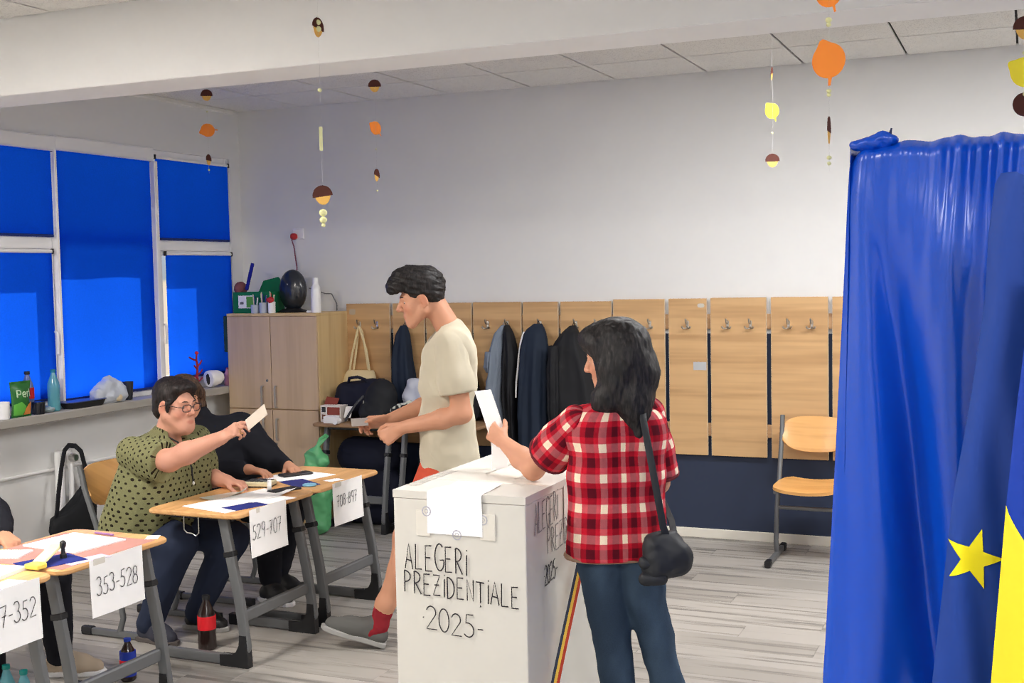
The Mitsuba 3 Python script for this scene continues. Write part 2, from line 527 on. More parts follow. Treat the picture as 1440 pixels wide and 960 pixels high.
def blind(x, y0, y1, z0, z1, label, cassette):
    t = thing("roller_blind", label, "blind")
    ny, nz = 12, 16
    yy, zz = np.meshgrid(np.linspace(y0, y1, ny), np.linspace(z0, z1, nz), indexing="ij")
    xx = x + .003 * np.sin((yy - y0) * 9) * (z1 - zz)
    P = np.stack([xx, yy, zz], -1)
    i, j = np.meshgrid(np.arange(ny - 1), np.arange(nz - 1), indexing="ij")
    i, j = i.ravel(), j.ravel()
    q = np.stack([i * nz + j, (i + 1) * nz + j, (i + 1) * nz + j + 1, i * nz + j + 1], 1)
    obj("fabric", tm(P.reshape(-1, 3), q), "mat_blind", t, smooth=True)
    obj("hem_bar", box(x - .006, x + .006, y0, y1, z0 - .008, z0 + .008, .003), BLHEM, t)
    if cassette:
        obj("cassette", box(x - .03, x + .035, y0 - .012, y1 + .012, z1 - .012, z1 + .075, .008), PVC, t, label="white blind cassette")
    else:
        obj("roller", tube([(x - .004, y0, z1), (x - .004, y1, z1)], .012, 10), PVC, t, smooth=40)
    for ya, yb in ((y0 - .008, y0), (y1, y1 + .008)):
        obj("end_cap", box(x - .012, x + .014, ya, yb, z1 - .016, z1 + .016, .003), BLACKP, t)


blind(XL + .010, 4.76, 5.590, 2.004, 2.525, "blue roller blind on the upper left pane of the window, under the white cassette", True)
blind(XL - .002, 5.618, 6.494, 1.0, 2.535, "tall blue roller blind covering the whole middle window between two white mullions", True)
blind(XL + .010, 6.535, 7.335, 2.004, 2.555, "blue roller blind on the upper pane next to the back wall corner", False)
blind(XL + .018, 4.76, 5.56, 1.02, 1.91, "blue roller blind on the lower left pane, behind the bottles on the sill", False)
blind(XL + .018, 6.60, 7.332, 1.045, 1.905, "blue roller blind on the lower pane beside the cabinet", False)
# sill
struct("trim_3", noisy(box(XL - .02, XL + .17, YF, 7.37, .905, .957, .006), .002, 9), SILLM)

# ------------------------------------------------------------------ coat rack along the back wall
struct("trim_4", box(-4.52, XR, YB - .022, YB, 1.348, 1.442, .002), OAK2)
struct("trim_5", box(-4.52, XR, YB - .022, YB, .664, .747, .002), OAK2)
PANELS = [(-4.504, -4.153, 1.529), (-4.125, -3.878, 1.529), (-3.86, -3.513, 1.529), (-3.497, -3.141, 1.531), (-3.126, -2.874, 1.53), (-2.854, -2.5, 1.53), (-2.485, -2.14, 1.541),
          (-2.111, -1.865, 1.542), (-1.838, -1.488, 1.545), (-1.457, -1.112, 1.546), (-1.085, -.84, 1.545), (-.815, -.465, 1.546), (-.44, -.09, 1.546)]
PLAB = ["wide oak coat rack panel next to the cabinet, holding the cream tote bag", "narrow oak coat rack panel with a dark jacket, left of the man's shoulder",
        "wide oak coat rack panel behind the man's neck", "wide oak coat rack panel with the grey and black jackets on its right hook", "narrow oak coat rack panel behind the navy jacket with a white stripe",
        "wide oak coat rack panel behind the black coat beside the woman's face", "wide oak coat rack panel partly covered by the woman's long hair", "narrow oak coat rack panel with a single hook and a grey label",
        "wide bare oak coat rack panel just right of the narrow labelled one", "wide oak coat rack panel behind the wooden chair", "narrow oak coat rack panel cut off by the edge of the blue curtain",
        "wide oak coat rack panel hidden behind the blue curtain", "last oak coat rack panel on the right behind the booth"]
HOOKX = []
for (x0, x1, zt), lab in zip(PANELS, PLAB):
    p = thing("coat_rack_panel", lab, "coat rack panel", "oak coat rack panels along the back wall")
    obj("board", box(x0, x1, 7.46, 7.478, .541, zt, .0015), OAK, p)
    obj("edging", [box(x0 - .0012, x0 + .0004, 7.4605, 7.4775, .543, zt - .002), box(x1 - .0004, x1 + .0012, 7.4605, 7.4775, .543, zt - .002)], EDGE, p, kind="stuff")
    w = x1 - x0
    hx = [x0 + w / 2] if w < .3 else [x0 + w * .31, x0 + w * .72]
    for x in hx:
        HOOKX.append(x)
        z = 1.372
        h = obj("hook", box(x - .009, x + .009, 7.452, 7.46, z - .022, z + .03, .003), CHROME, p)
        obj("upper_prong", tube([(x, 7.455, z + .012), (x, 7.43, z + .012), (x, 7.418, z + .026), (x, 7.416, z + .042)], [.0055, .0055, .0055, .007], 8), CHROME, h, smooth=40)
        for s in (-1, 1):
            obj("lower_prong", tube([(x, 7.455, z - .012), (x + s * .01, 7.436, z - .02), (x + s * .022, 7.426, z - .018), (x + s * .027, 7.422, z - .006)], [.005, .005, .005, .0065], 8), CHROME, h, smooth=40)
obj("sticker", prism(rrect(.045, .026, .012), .0006, (-1.9, 7.4598, 1.497), (1, 0, 0), (0, 0, 1)), mat("sticker_grey", lin(196, 190, 178), .5), "coat_rack_panel_007", label="small grey oval sticker")
obj("label_plate", box(-1.953, -1.868, 7.4588, 7.46, 1.086, 1.138, .0004), mat("label_grey", lin(178, 180, 182), .4), "coat_rack_panel_007", label="blank grey label")
obj("sticker", prism(rrect(.05, .04, .012), .0006, (-4.455, 7.4598, 1.47), (1, 0, 0), (0, 0, 1)), mat("sticker_pale", lin(190, 172, 148), .5), "coat_rack_panel", label="pale worn sticker")

# ------------------------------------------------------------------ cabinet in the corner
cab = thing("cabinet", "tall four door wooden cabinet standing in the corner between window and coat rack", "cabinet")
CX0, CX1, CY0, CY1, CZ = -5.25, -4.5, 7.05, 7.49, 1.477
obj("body", [box(CX0, CX1, CY0 + .02, CY1, .0, CZ - .02, .002), box(CX0, CX1, CY0 + .002, CY1, CZ - .02, CZ, .002)], CABS, cab)
xm = -4.882
HANDM = mat("handle_grey", lin(150, 142, 132), .4, .5)
for (a, b, z0, z1, hx, hz, lx, lz) in ((CX0 + .003, xm - .0025, .805, CZ - .022, xm - .072, .89, xm - .035, 1.003), (xm + .0025, CX1 - .003, .805, CZ - .022, xm + .04, .89, None, 0),
                                      (CX0 + .003, xm - .0025, .06, .798, xm - .065, .66, None, 0), (xm + .0025, CX1 - .003, .06, .798, xm + .045, .66, xm + .028, .556)):
    d = obj("door", box(a, b, CY0, CY0 + .018, z0, z1, .002), CABD, cab)
    obj("handle", tube([(hx, CY0 + .004, hz - .075), (hx, CY0 - .018, hz - .075), (hx, CY0 - .024, hz - .06), (hx, CY0 - .024, hz + .06), (hx, CY0 - .018, hz + .075), (hx, CY0 + .004, hz + .075)], .006, 8, flat=(.004, .0075), up=(1, 0, 0)), HANDM, d, smooth=40)
    if lx:
        obj("lock", frame_to(lathe([(.009, 0), (.009, .004), (.004, .005)], n=14), (lx, CY0, lz), (1, 0, 0), (0, 0, 1), (0, -1, 0)), GREYM, d)

# --- things on the cabinet
GREENB = mat("green_card", lin(18, 110, 70), .6, .3)
gb = thing("box_file", "green cardboard box with a white label and open lid on the cabinet", "box")
x0, x1, y0, y1, z0, z1 = -5.245, -4.935, 7.13, 7.32, CZ, CZ + .15
obj("carton", [box(x0, x1, y0, y0 + .006, z0, z1), box(x0, x1, y1 - .006, y1, z0, z1), box(x0, x0 + .006, y0 + .006, y1 - .006, z0, z1), box(x1 - .006, x1, y0 + .006, y1 - .006, z0, z1), box(x0 + .006, x1 - .006, y0 + .006, y1 - .006, z0, z0 + .01)], GREENB, gb)
obj("lid", prism([(0, 0), (.2, 0), (.17, .10), (.155, .112), (.03, .085)], .006, (-5.13, 7.285, z1 - .005), (1, 0, 0), (0, .25, .97)), GREENB, gb)
lb = obj("label", box(-5.2, -5.07, y0 - .0012, y0, CZ + .035, CZ + .125, .0003), PAPER, gb, label="white label with a green field")
obj("colour_field", box(-5.13, -5.072, y0 - .002, y0 - .0012, CZ + .04, CZ + .118), mat("label_green", lin(92, 160, 70), .6), lb)
obj("mark", [box(-5.185, -5.155, y0 - .002, y0 - .0012, CZ + .062, CZ + .08)], INKG, lb)
solo("pencil_case", noisy(ell((-5.215, 7.19, CZ + .175), (.04, .06, .05), 3), .012, 14), mat("maroon_cloth", lin(120, 72, 78), .8), "maroon cloth pencil case sticking out of the green box", "pencil case", smooth=True)
solo("ruler", frame_to(box(-.014, .014, -.004, .004, 0, .2, .002), (-5.155, 7.17, CZ + .165), unit((.95, 0, -.3)), (0, 1, 0), unit((.3, 0, .95))), mat("blue_plastic", lin(28, 34, 130), .4), "dark blue flat ruler standing upright in the green box", "ruler")


def jar(x, y, r, h, m, label, cols):
    t = thing("pencil_jar", label, "jar", "pencil jars on the cabinet")
    obj("cup", lathe([(r * .92, 0), (r, .006), (r, h), (r - .004, h), (r - .005, .008)], (x, y, CZ), 18), m, t, smooth=40)
    for i, c in enumerate(cols):
        a = i * 2.3
        obj("pencil", tube([(x + .3 * r * math.cos(a), y + .3 * r * math.sin(a), CZ + .01), (x + .75 * r * math.cos(a), y + .6 * r * math.sin(a), CZ + h + .05 + .012 * (i % 3))], .0045, 6), c, t)
    return t


RED = mat("red_plastic", lin(176, 40, 44), .4)
BLUE = mat("ink_blue", lin(44, 52, 140), .4)
PALE = mat("pale_glass", lin(168, 176, 188), .25, .6)
BEIGE = mat("beige_card", lin(190, 186, 162), .7)
jar(-5.025, 7.05 + .035, .03, .06, PALE, "short pale cup at the left of the three on the cabinet edge", [WHITEP, BLUE, BEIGE, PALE])
jar(-4.958, 7.05 + .04, .03, .075, PALE, "pale blue cup with dark blue pens, middle one on the cabinet edge", [BLUE, BLUE, BEIGE, WHITEP, BEIGE])
jr = jar(-4.888, 7.05 + .04, .026, .08, WHITEP, "white cup with a red bow and pens, right one on the cabinet edge", [BEIGE, RED, BEIGE, WHITEP])
obj("bow", noisy(ell((-4.88, 7.062, CZ + .095), (.03, .016, .02), 2), .008, 40), RED, jr, smooth=True, label="red bow")

fan = thing("fan_heater", "glossy black oval fan heater standing on the cabinet", "fan heater")
FANM = mat("gloss_black", lin(26, 32, 40), .16, .6, clearcoat=.8)
obj("shell", ell((-4.82, 7.26, CZ + .158), (.108, .07, .148), 4), FANM, fan, smooth=True)
obj("base", lathe([(.105, 0), (.11, .006), (.09, .016), (.05, .03)], (-4.825, 7.26, CZ), 28), BLACKP, fan, smooth=40)
obj("front_emblem", ell((-4.822, 7.196, CZ + .2), (.006, .006, .006), 2), CHROME, fan, smooth=True)
bt = thing("spray_bottle", "slim white bottle standing on the right front edge of the cabinet", "bottle")
obj("body", lathe([(.03, 0), (.034, .004), (.034, .15), (.03, .18), (.02, .196), (.019, .2)], (-4.503 - .038, 7.12, CZ), 24), WHITEP, bt, smooth=40)
obj("cap", lathe([(.02, .2), (.021, .204), (.019, .24), (.016, .244)], (-4.503 - .038, 7.12, CZ), 20), WHITEP, bt, smooth=40)
solo("eraser", box(-4.612, -4.57, 7.1, 7.12, CZ, CZ + .016, .004), WHITEP, "small white eraser lying beside the white bottle", "eraser")
sk = thing("wall_socket", "white wall socket with a red plug high on the back wall above the cabinet", "socket")
obj("plate", box(-4.96, -4.865, YB - .012, YB, 2.005, 2.085, .004), WHITEP, sk)
pk = solo("power_cord", tube([(-4.94, YB - .014, 2.025), (-4.94, YB - .05, 2.02), (-4.942, YB - .055, 2.0), (-4.94, YB - .03, 1.95), (-4.936, YB - .02, 1.86), (-4.92, YB - .03, 1.80), (-4.88, YB - .1, 1.72), (-4.83, 7.34, 1.64)], .0045, 8), mat("cord_mauve", lin(120, 70, 84), .5), "thin mauve power cord hanging from the wall socket to the fan heater", "cord", smooth=40)
obj("plug", frame_to(lathe([(.022, 0), (.024, .01), (.024, .03), (.012, .045), (.007, .055)], n=16), (-4.94, YB - .012, 2.025), (1, 0, 0), (0, 0, 1), (0, -1, 0)), RED, pk, smooth=40, label="red plug")
solo("cable", tube([(-4.73, 7.33, CZ + .17), (-4.70, 7.36, CZ + .155), (-4.66, 7.42, CZ + .13), (-4.63, 7.47, CZ + .125), (-4.60, 7.49, CZ + .05), (-4.59, 7.47, CZ + .005)], .004, 8), GREYM, "short grey cable running from the fan heater towards the wall", "cable", smooth=40)

# ------------------------------------------------------------------ desks
DX0, DX1, DZ = -3.655, -3.155, .694


def school_desk(y0, y1, label, x1=DX1, depth=.5, legs=None, hookwire=False, z=DZ, turn=False, group="school desks in the row", wood=None):
    """front edge at x1 (towards +x); turn: built along the back wall instead, front towards -y, y0..y1 are then x"""
    def tr(m):
        return frame_to(m, (0, 0, 0), (0, -1, 0), (1, 0, 0), (0, 0, 1)) if turn else m
    t = thing("school_desk", label, "desk", group)
    cx, cy = x1 - depth / 2, (y0 + y1) / 2
    ol = affinity.translate(rrect(depth, y1 - y0, .045), cx, cy)
    top = obj("tabletop", tr(slab(ol, z - .022, z, .006)), wood or BEECH, t, smooth=35)
    obj("apron", [tr(box(x1 - depth + .07, x1 - .09, y0 + .09, y0 + .115, z - .05, z - .022, .003)), tr(box(x1 - depth + .07, x1 - .09, y1 - .115, y1 - .09, z - .05, z - .022, .003)), tr(box(x1 - .12, x1 - .095, y0 + .115, y1 - .115, z - .05, z - .022, .003))], DARKP, t)
    lz = z - .022
    for k, y in enumerate(legs or (y0 + .065, y1 - .035)):
        bend = [(x1 - .10 + .085 * math.sin(a), .028 + .085 * (1 - math.cos(a))) for a in np.linspace(0, 1.35, 7)]
        path = [(x1 - depth + .03, .028)] + bend + [(x1 - .055, .36), (x1 - .082, .50), (x1 - .115, lz)]
        path = [(x1 - depth + .03, .028)] + [(px, pz) for px, pz in bend] + [(x1 - .045, .30), (x1 - .12, lz)]
        leg = obj("leg", tr(tube([(px, y, pz) for px, pz in path], .02, 12, flat=(.024, .015), up=(0, 1, 0))), GREYM, t, smooth=40)
        cap = Polygon([(x1 - .15, 0), (x1 + .002, 0), (x1 + .002, .03), (x1 - .008, .145), (x1 - .042, .145), (x1 - .046, .10), (x1 - .062, .07), (x1 - .09, .052), (x1 - .15, .05)])
        obj("foot_cap", tr(prism(cap, .036, (0, y + .018, 0), (1, 0, 0), (0, 0, 1))), BLACKP, leg)
        obj("rear_cap", tr(box(x1 - depth - .005, x1 - depth + .05, y - .019, y + .019, .0, .054, .004)), BLACKP, leg)
        f = .55
        px = x1 - .045 + (-.075) * f
        pz = .30 + (lz - .30) * f
        obj("collar", tr(frame_to(box(-.028, .028, -.018, .018, -.012, .012, .003), (px, y, pz), unit((1, 0, .2)), (0, 1, 0), unit((-.2, 0, 1)))), BLACKP, leg)
    ya, yb = legs or (y0 + .065, y1 - .035)
    obj("crossbar", tr(box(x1 - .058, x1 - .03, ya + .01, yb - .01, .195, .247, .006)), GREYM, t)
    if hookwire:
        obj("bag_hook", tr(tube([(x1 - .30, y0 + .02, z - .02), (x1 - .30, y0 + .02, z - .085), (x1 - .285, y0 + .02, z - .098), (x1 - .255, y0 + .02, z - .10), (x1 - .235, y0 + .02, z - .11), (x1 - .22, y0 + .02, z - .095), (x1 - .22, y0 + .02, z - .02)], .0028, 6)), CHROME, t, smooth=40)
    return t


school_desk(2.60, 3.205, "school desk in the lower left corner with the sign ending in 352", hookwire=False)
school_desk(3.235, 3.83, "school desk with the 353-528 sign, left of the seated woman in green")
school_desk(4.262, 4.905, "school desk with the 529-707 sign in front of the woman in green", hookwire=True)
school_desk(4.918, 5.53, "school desk with the 708-897 sign, farthest of the row")
TBW = mat("table_brown", f_wood(lin(150, 118, 88), lin(126, 96, 70), "x", 1.5, 24, .5), .5)
school_desk(-4.485, -3.885, "desk against the back wall beside the cabinet, loaded with bags", x1=-6.915, depth=.52, z=.73, turn=True, group="desks against the back wall", legs=(-4.42, -3.935), wood=TBW)
school_desk(-3.87, -3.27, "desk against the back wall, hidden behind the walking man", x1=-6.915, depth=.52, z=.73, turn=True, group="desks against the back wall", legs=(-3.815, -3.32), wood=TBW)


def desk_sign(y0, text, label, h=.056, z=.60, yo=None, w=.285, x=DX1 + .006):
    t = thing("number_sign", label, "sign", "number signs on the desks")
    yy, zz = np.meshgrid(np.linspace(y0, y0 + w, 8), np.linspace(.487, .70, 8), indexing="ij")
    xx = x + .006 * ((.70 - zz) / .2) ** 2 + .0015 * np.sin(yy * 22)
    obj("sheet", sheet(np.stack([xx, yy, zz], -1), .0006), PAPER, t, smooth=40)
    obj("lettering", write(text, h, (x + .0055, yo or y0 + .04, z), (0, 1, 0), (0, 0, 1), .0035, .0006, seed=len(text) + int(y0 * 10)), INK, t, kind="stuff")
    obj("tape_strip", box(x - .002, x + .0012, y0 + .02, y0 + .08, .678, .702), TAPE, t)


desk_sign(2.838, "177-352", "white paper sign handwritten 7-352 on the desk in the lower left corner", z=.572, h=.068, yo=2.868)
desk_sign(3.365, "353-528", "white paper sign handwritten 353-528 on the second desk", z=.565, h=.066, yo=3.39)
desk_sign(4.345, "529-707", "white paper sign handwritten 529-707 on the third desk", z=.565, h=.066, yo=4.36)
desk_sign(5.04, "708-897", "white paper sign handwritten 708-897 on the farthest desk", z=.58, h=.058, yo=5.065)

# --- things on the desks
TOPZ = DZ
NAVYC = mat("navy_card", lin(40, 48, 118), .5)
LILAC = mat("lilac_paper", lin(196, 184, 206), .7)
PINKP = mat("pink_cover", lin(178, 128, 118), .6)


def lay(name, c, w, d, ang, m, label, cat_, z=0.0, t=.0012, group=None, curl=0.0):
    return solo(name, paper((c[0], c[1], TOPZ + z), w, d, ang, t, curl), m, label, cat_, group, smooth=40)


lay("paper_sheet", (-3.33, 4.53), .30, .42, -14, PAPER, "large white form spread on the desk in front of the woman in green", "paper", .0, .0016)
lay("paper_sheet", (-3.34, 4.69), .21, .297, -8, PAPER, "curled white sheet on top of the form on the 529-707 desk", "paper", .002, .001, curl=.012)
lay("folder", (-3.245, 4.45), .11, .18, -18, NAVYC, "dark blue folder under the papers at the front of the 529-707 desk", "folder", -.0002, .002)
ph = solo("phone", slab(affinity.translate(affinity.rotate(rrect(.075, .16, .01), -18), -3.30, 4.845), TOPZ, TOPZ + .009, .002), BLACKP, "black phone lying beside the calculator on the 529-707 desk", "phone")
ck = thing("calculator", "cream desk calculator on the far corner of the 529-707 desk", "calculator")
CREAM = mat("cream_plastic", lin(214, 204, 168), .45)
cx, cyy, ca = -3.49, 4.915, math.radians(12)
ax, ay = np.array([math.cos(ca), math.sin(ca), 0]), np.array([-math.sin(ca), math.cos(ca), 0])
obj("case", frame_to(box(-.07, .07, -.05, .05, .004, .028, .005), (cx, cyy, TOPZ), ax, ay), CREAM, ck)
obj("base", frame_to(box(-.068, .068, -.048, .048, 0, .005, .002), (cx, cyy, TOPZ), ax, ay), BLACKP, ck)
obj("display", frame_to(box(-.06, .06, .022, .042, .028, .031, .002), (cx, cyy, TOPZ), ax, ay), DARKP, ck)
for i in range(5):
    for j in range(3):
        obj("key", frame_to(box(-.058 + i * .024, -.04 + i * .024, -.042 + j * .02, -.028 + j * .02, .027, .032, .002), (cx, cyy, TOPZ), ax, ay), DARKP if (i + j) % 4 else GREYM, ck)
tp = thing("tape_roll", "white roll of adhesive tape standing on the papers by the black phone", "tape roll")
th = np.linspace(0, 2 * np.pi, 26)
obj("roll", frame_to(loft([np.c_[r * np.cos(th[:-1]), r * np.sin(th[:-1]), np.full(25, z)] for r, z in ((.019, -.009), (.028, -.009), (.028, .009), (.019, .009), (.019, -.009))], cap=False), (-3.355, 4.80, TOPZ + .0305), unit((.6, -.8, 0)), (0, 0, 1)), WHITEP, tp, smooth=40)
solo("plastic_sleeve", paper((-3.49, 4.62, TOPZ + .004), .10, .2, -20, .001, .02), mat("clear_plastic", lin(196, 200, 188), .15, .7), "clear plastic sleeve half over the edge of the papers near her hand", "plastic sleeve", smooth=40)

lay("paper_sheet", (-3.47, 5.21), .27, .30, -12, PAPER, "white papers under the phone on the farthest desk", "paper")
solo("phone", slab(affinity.translate(affinity.rotate(rrect(.08, .17, .01), -30), -3.50, 5.245), TOPZ + .0016, TOPZ + .012, .002), BLACKP, "black phone lying on white papers on the farthest desk", "phone")
lay("folder", (-3.345, 5.045), .21, .13, -32, NAVYC, "blue folder at the front of the farthest desk, under a round disc", "folder", .0, .002)
solo("disc", lathe([(.034, 0), (.036, .003), (.034, .008), (.02, .009)], (-3.25, 4.99, TOPZ + .0025), 22), mat("cyan_disc", lin(120, 176, 206), .35), "small pale blue round stamp pad on the blue folder", "stamp pad", smooth=40)
lay("paper_sheet", (-3.225, 5.175), .06, .09, -20, PAPER, "small white slip near the front edge of the farthest desk", "paper")

lay("paper_sheet", (-3.40, 3.50), .46, .50, 0, PINKP, "pinkish brown paper cover spread over the 353-528 desk", "paper", .0, .0008)
lay("paper_sheet", (-3.44, 3.60), .297, .25, -6, PAPER, "stack of white sheets on the pinkish cover of the 353-528 desk", "paper", .001, .006)
lay("paper_sheet", (-3.54, 3.36), .14, .12, 20, PAPER, "small pile of white ballots at the left end of the 353-528 desk", "paper", .001, .006)
lay("folder", (-3.30, 3.33), .16, .21, -20, NAVYC, "blue folder at the near end of the 353-528 desk, under the stamp pad", "folder", .001, .002)
lay("paper_sheet", (-3.195, 3.40), .07, .17, -14, LILAC, "lilac strip of paper along the front edge of the 353-528 desk", "paper", .0005, .001)
solo("pen", tube([(-3.487, 3.765, TOPZ + .006), (-3.385, 3.755, TOPZ + .006)], [.004, .0045], 8), mat("lilac_plastic", lin(160, 120, 170), .4), "lilac pen lying on the pinkish cover at the back of the 353-528 desk", "pen")
lay("paper_sheet", (-3.215, 3.79), .07, .05, -60, PAPER, "small white slip on the far front corner of the 353-528 desk", "paper", .0, .001)
YEL = mat("yellow_plastic", lin(232, 214, 96), .5)
sp = thing("stamp_pad", "pale yellow stamp pad with a long lid at the 353-528 desk's near end", "stamp pad")
obj("pad", rotz(box(-3.30, -3.235, 3.20, 3.25, TOPZ + .003, TOPZ + .022, .004), 0), YEL, sp)
obj("lid", frame_to(box(0, .16, -.025, .025, 0, .012, .004), (-3.275, 3.25, TOPZ + .014), unit((-.35, .9, .16)), unit((-.9, -.35, 0))), mat("pale_yellow", lin(236, 228, 176), .5), sp)
st = thing("hand_stamp", "small black hand stamp standing on the blue folder", "stamp")
obj("foot", lathe([(.012, 0), (.012, .014), (.008, .018)], (-3.292, 3.385, TOPZ + .003), 16), BLACKP, st, smooth=40)
obj("grip", lathe([(.008, .018), (.007, .035), (.011, .045), (.012, .058), (.006, .066)], (-3.292, 3.385, TOPZ + .003), 16), BLACKP, st, smooth=40)
lay("paper_sheet", (-3.35, 3.12), .14, .16, 10, PAPER, "thick pad of white sheets on the corner desk at the left edge of the picture", "paper", .0, .014)
lay("paper_sheet", (-3.20, 3.0), .08, .17, 6, LILAC, "lilac sheet along the front edge of the corner desk", "paper", .0, .001)
lay("paper_sheet", (-3.42, 2.84), .4, .4, 0, PINKP, "pinkish brown paper cover on the corner desk", "paper", .0, .0008)

# ------------------------------------------------------------------ chairs


def school_chair(o, fwd, label, group=None, name="school_chair"):
    """o: floor point under the seat's middle; fwd: the way the sitter faces"""
    f = np.array([fwd[0], fwd[1], 0.0])
    s = np.array([f[1], -f[0], 0.0])
    O = np.array([o[0], o[1], 0.0])
    W = lambda a, b, c: O + s * a + f * b + np.array([0, 0, c])
    t = thing(name, label, "chair", group)
    u, v = np.meshgrid(np.linspace(-1, 1, 13), np.linspace(-1, 1, 11), indexing="ij")
    # seat: waterfall front edge, slightly dished
    uu = np.sign(u) * np.abs(u)
    wid = .195 - .012 * (v < -.5)
    ex = np.sqrt(np.clip(1 - np.abs(v) ** 7 * .5, 0, 1))
    P = O + (uu * wid * ex)[..., None] * s + (v * .19)[..., None] * f
    P[..., 2] = .438 + .012 * u ** 2 - .025 * np.clip(v - .55, 0, 1) ** 1.5 * 1.6 + .010 * np.clip(-v - .4, 0, 1)
    obj("seat", sheet(P, .018), PLY, t, smooth=40)
    # backrest: an oval curved board
    P = O + (u * .195)[..., None] * s
    hh = .105 * np.sqrt(np.clip(1 - np.abs(u) ** 3.2 * .82, .05, 1))
    zc = .728
    P = P + (-(.215 + .03 * (1 - u ** 2)) - .03 * v)[..., None] * f
    P[..., 2] = zc + v * hh - .01 * (1 - u ** 2)
    obj("backrest", sheet(P, .012), PLY, t, smooth=40)
    for a in (-.2, .2):
        leg = obj("leg", tube([W(a, -.03, .03), W(a, -.005, .10), W(a, -.04, .30), W(a, -.12, .46), W(a, -.215, .72), W(a, -.24, .83)], .0145, 10), GREYM, t, smooth=40)
        obj("runner", tube([W(a, -.22, .02), W(a, .25, .02)], .016, 10, flat=(.013, .017), up=(0, 0, 1)), GREYM, leg, smooth=40)
        obj("runner_cap", tube([W(a, -.255, .021), W(a, -.195, .021)], .018, 10, flat=(.018, .021), up=(0, 0, 1)), BLACKP, leg)
        obj("runner_cap", tube([W(a, .205, .021), W(a, .262, .021)], .018, 10, flat=(.018, .021), up=(0, 0, 1)), BLACKP, leg)
        obj("seat_arm", tube([W(a, -.10, .43), W(a * .9, .0, .418), W(a * .9, .12, .418)], .012, 8), GREYM, leg, smooth=40)
    obj("crossbar", tube([W(-.19, -.04, .30), W(.19, -.04, .30)], .012, 8), GREYM, t, smooth=40)
    return t


school_chair((-1.165, 7.09), (0, -1), "empty wooden school chair against the wall under the coat rack")
school_chair((-3.99, 4.68), (1, 0), "wooden school chair the woman in green sits on")
school_chair((-3.99, 5.36), (1, 0), "wooden school chair under the person in black at the farthest desk")
school_chair((-4.12, 3.40), (1, 0), "wooden school chair at the left edge of the picture, occupied")

# ------------------------------------------------------------------ ballot box
BX0, BX1, BY0, BY1, BZ = -2.049, -1.545, 3.677, 4.54, .97
bb = thing("ballot_box", "large white cardboard ballot box lettered ALEGERI PREZIDENTIALE 2025", "ballot box")
obj("body", [box(BX0, BX1, BY0, BY1, 0, BZ - .028, .003)], CARTON, bb)
slot = Polygon([(-1.876, 4.07), (-1.862, 4.07), (-1.862, 4.37), (-1.876, 4.37)])
lidp = Polygon([(BX0 - .002, BY0 - .002), (BX1 + .002, BY0 - .002), (BX1 + .002, BY1 + .002), (BX0 - .002, BY1 + .002)], [list(slot.exterior.coords)])
ld = obj("lid", prism(lidp, .0265, (0, 0, BZ - .0265)), CARTON, bb)
obj("slot_liner", box(-1.878, -1.86, 4.068, 4.372, BZ - .0275, BZ - .0262), BLACKP, ld)
obj("seam_tape", box(BX0 + .02, BX1 - .02, 3.90, 3.94, BZ, BZ + .0008), TAPE, ld)
obj("lettering", write("ALEGERI", .092, (-2.005, 3.672, .697), unit((1, 0, -.035)), (0, 0, 1), .0045, .0008, width=.64, seed=4, gap=.0), INK, bb, kind="stuff")
obj("lettering", write("PREZIDENTIALE", .076, (-2.012, 3.672, .612), unit((1, 0, -.05)), (0, 0, 1), .0045, .0008, width=.76, seed=9), INK, bb, kind="stuff")
obj("lettering", write(".2025-", .078, (-1.945, 3.672, .487), unit((1, 0, -.09)), (0, 0, 1), .004, .0008, width=.95, seed=5), INK, bb, kind="stuff")
XS = BX1 + .004
obj("lettering", write("ALEGERI", .105, (XS, 3.745, .828), unit((0, 1, .05)), (0, 0, 1), .005, .0008, width=.52, seed=3), INKG, bb, kind="stuff")
obj("lettering", write("PREZIDENTIALE", .09, (XS, 3.86, .735), unit((0, 1, .03)), (0, 0, 1), .005, .0008, width=.66, seed=6), INKG, bb, kind="stuff")
obj("lettering", write(".2025-", .068, (XS, 3.82, .632), unit((0, 1, .04)), (0, 0, 1), .005, .0008, width=.6, seed=8), INK, bb, kind="stuff")
FAINT = mat("ink_faint", lin(186, 183, 178), .7)
obj("lettering", write("ALEGERI PREZIDENTIALE", .05, (-2.0, 3.76, BZ + .001), (0, 1, 0), (-1, 0, 0), .003, .0006, width=.56, seed=13), FAINT, ld, kind="stuff")
obj("lettering", write(".2025-", .06, (-1.66, 3.98, BZ + .001), (0, 1, 0), (-1, 0, 0), .003, .0006, width=.8, seed=14), FAINT, ld, kind="stuff")


def seal_front():
    # one sheet: starts on the lid, bends over the edge and hangs down the front
    prof = [(3.86, BZ + .008), (3.80, BZ + .0035), (3.73, BZ + .002), (3.69, BZ + .0028), (3.674, BZ - .001), (3.6715, BZ - .012), (3.6715, BZ - .07), (3.6715, .825)]
    xs = np.linspace(-1.914, -1.702, 9)
    P = np.zeros((9, len(prof), 3))
    for i, x in enumerate(xs):
        for j, (y, z) in enumerate(prof):
            lift = .006 * max(0, (i - 5) / 3) * (1 if j in (4, 5) else .3)
            P[i, j] = (x + (.03 * (j < 2) * (1 if i < 4 else -.2)), y - lift, z)
    return sheet(P, .0008)


sl = thing("paper_seal", "white paper sheet taped over the front edge of the ballot box", "paper")
obj("sheet", seal_front(), PAPER, sl, smooth=30)
STAMP = mat("stamp_ink", lin(172, 172, 184), .6)


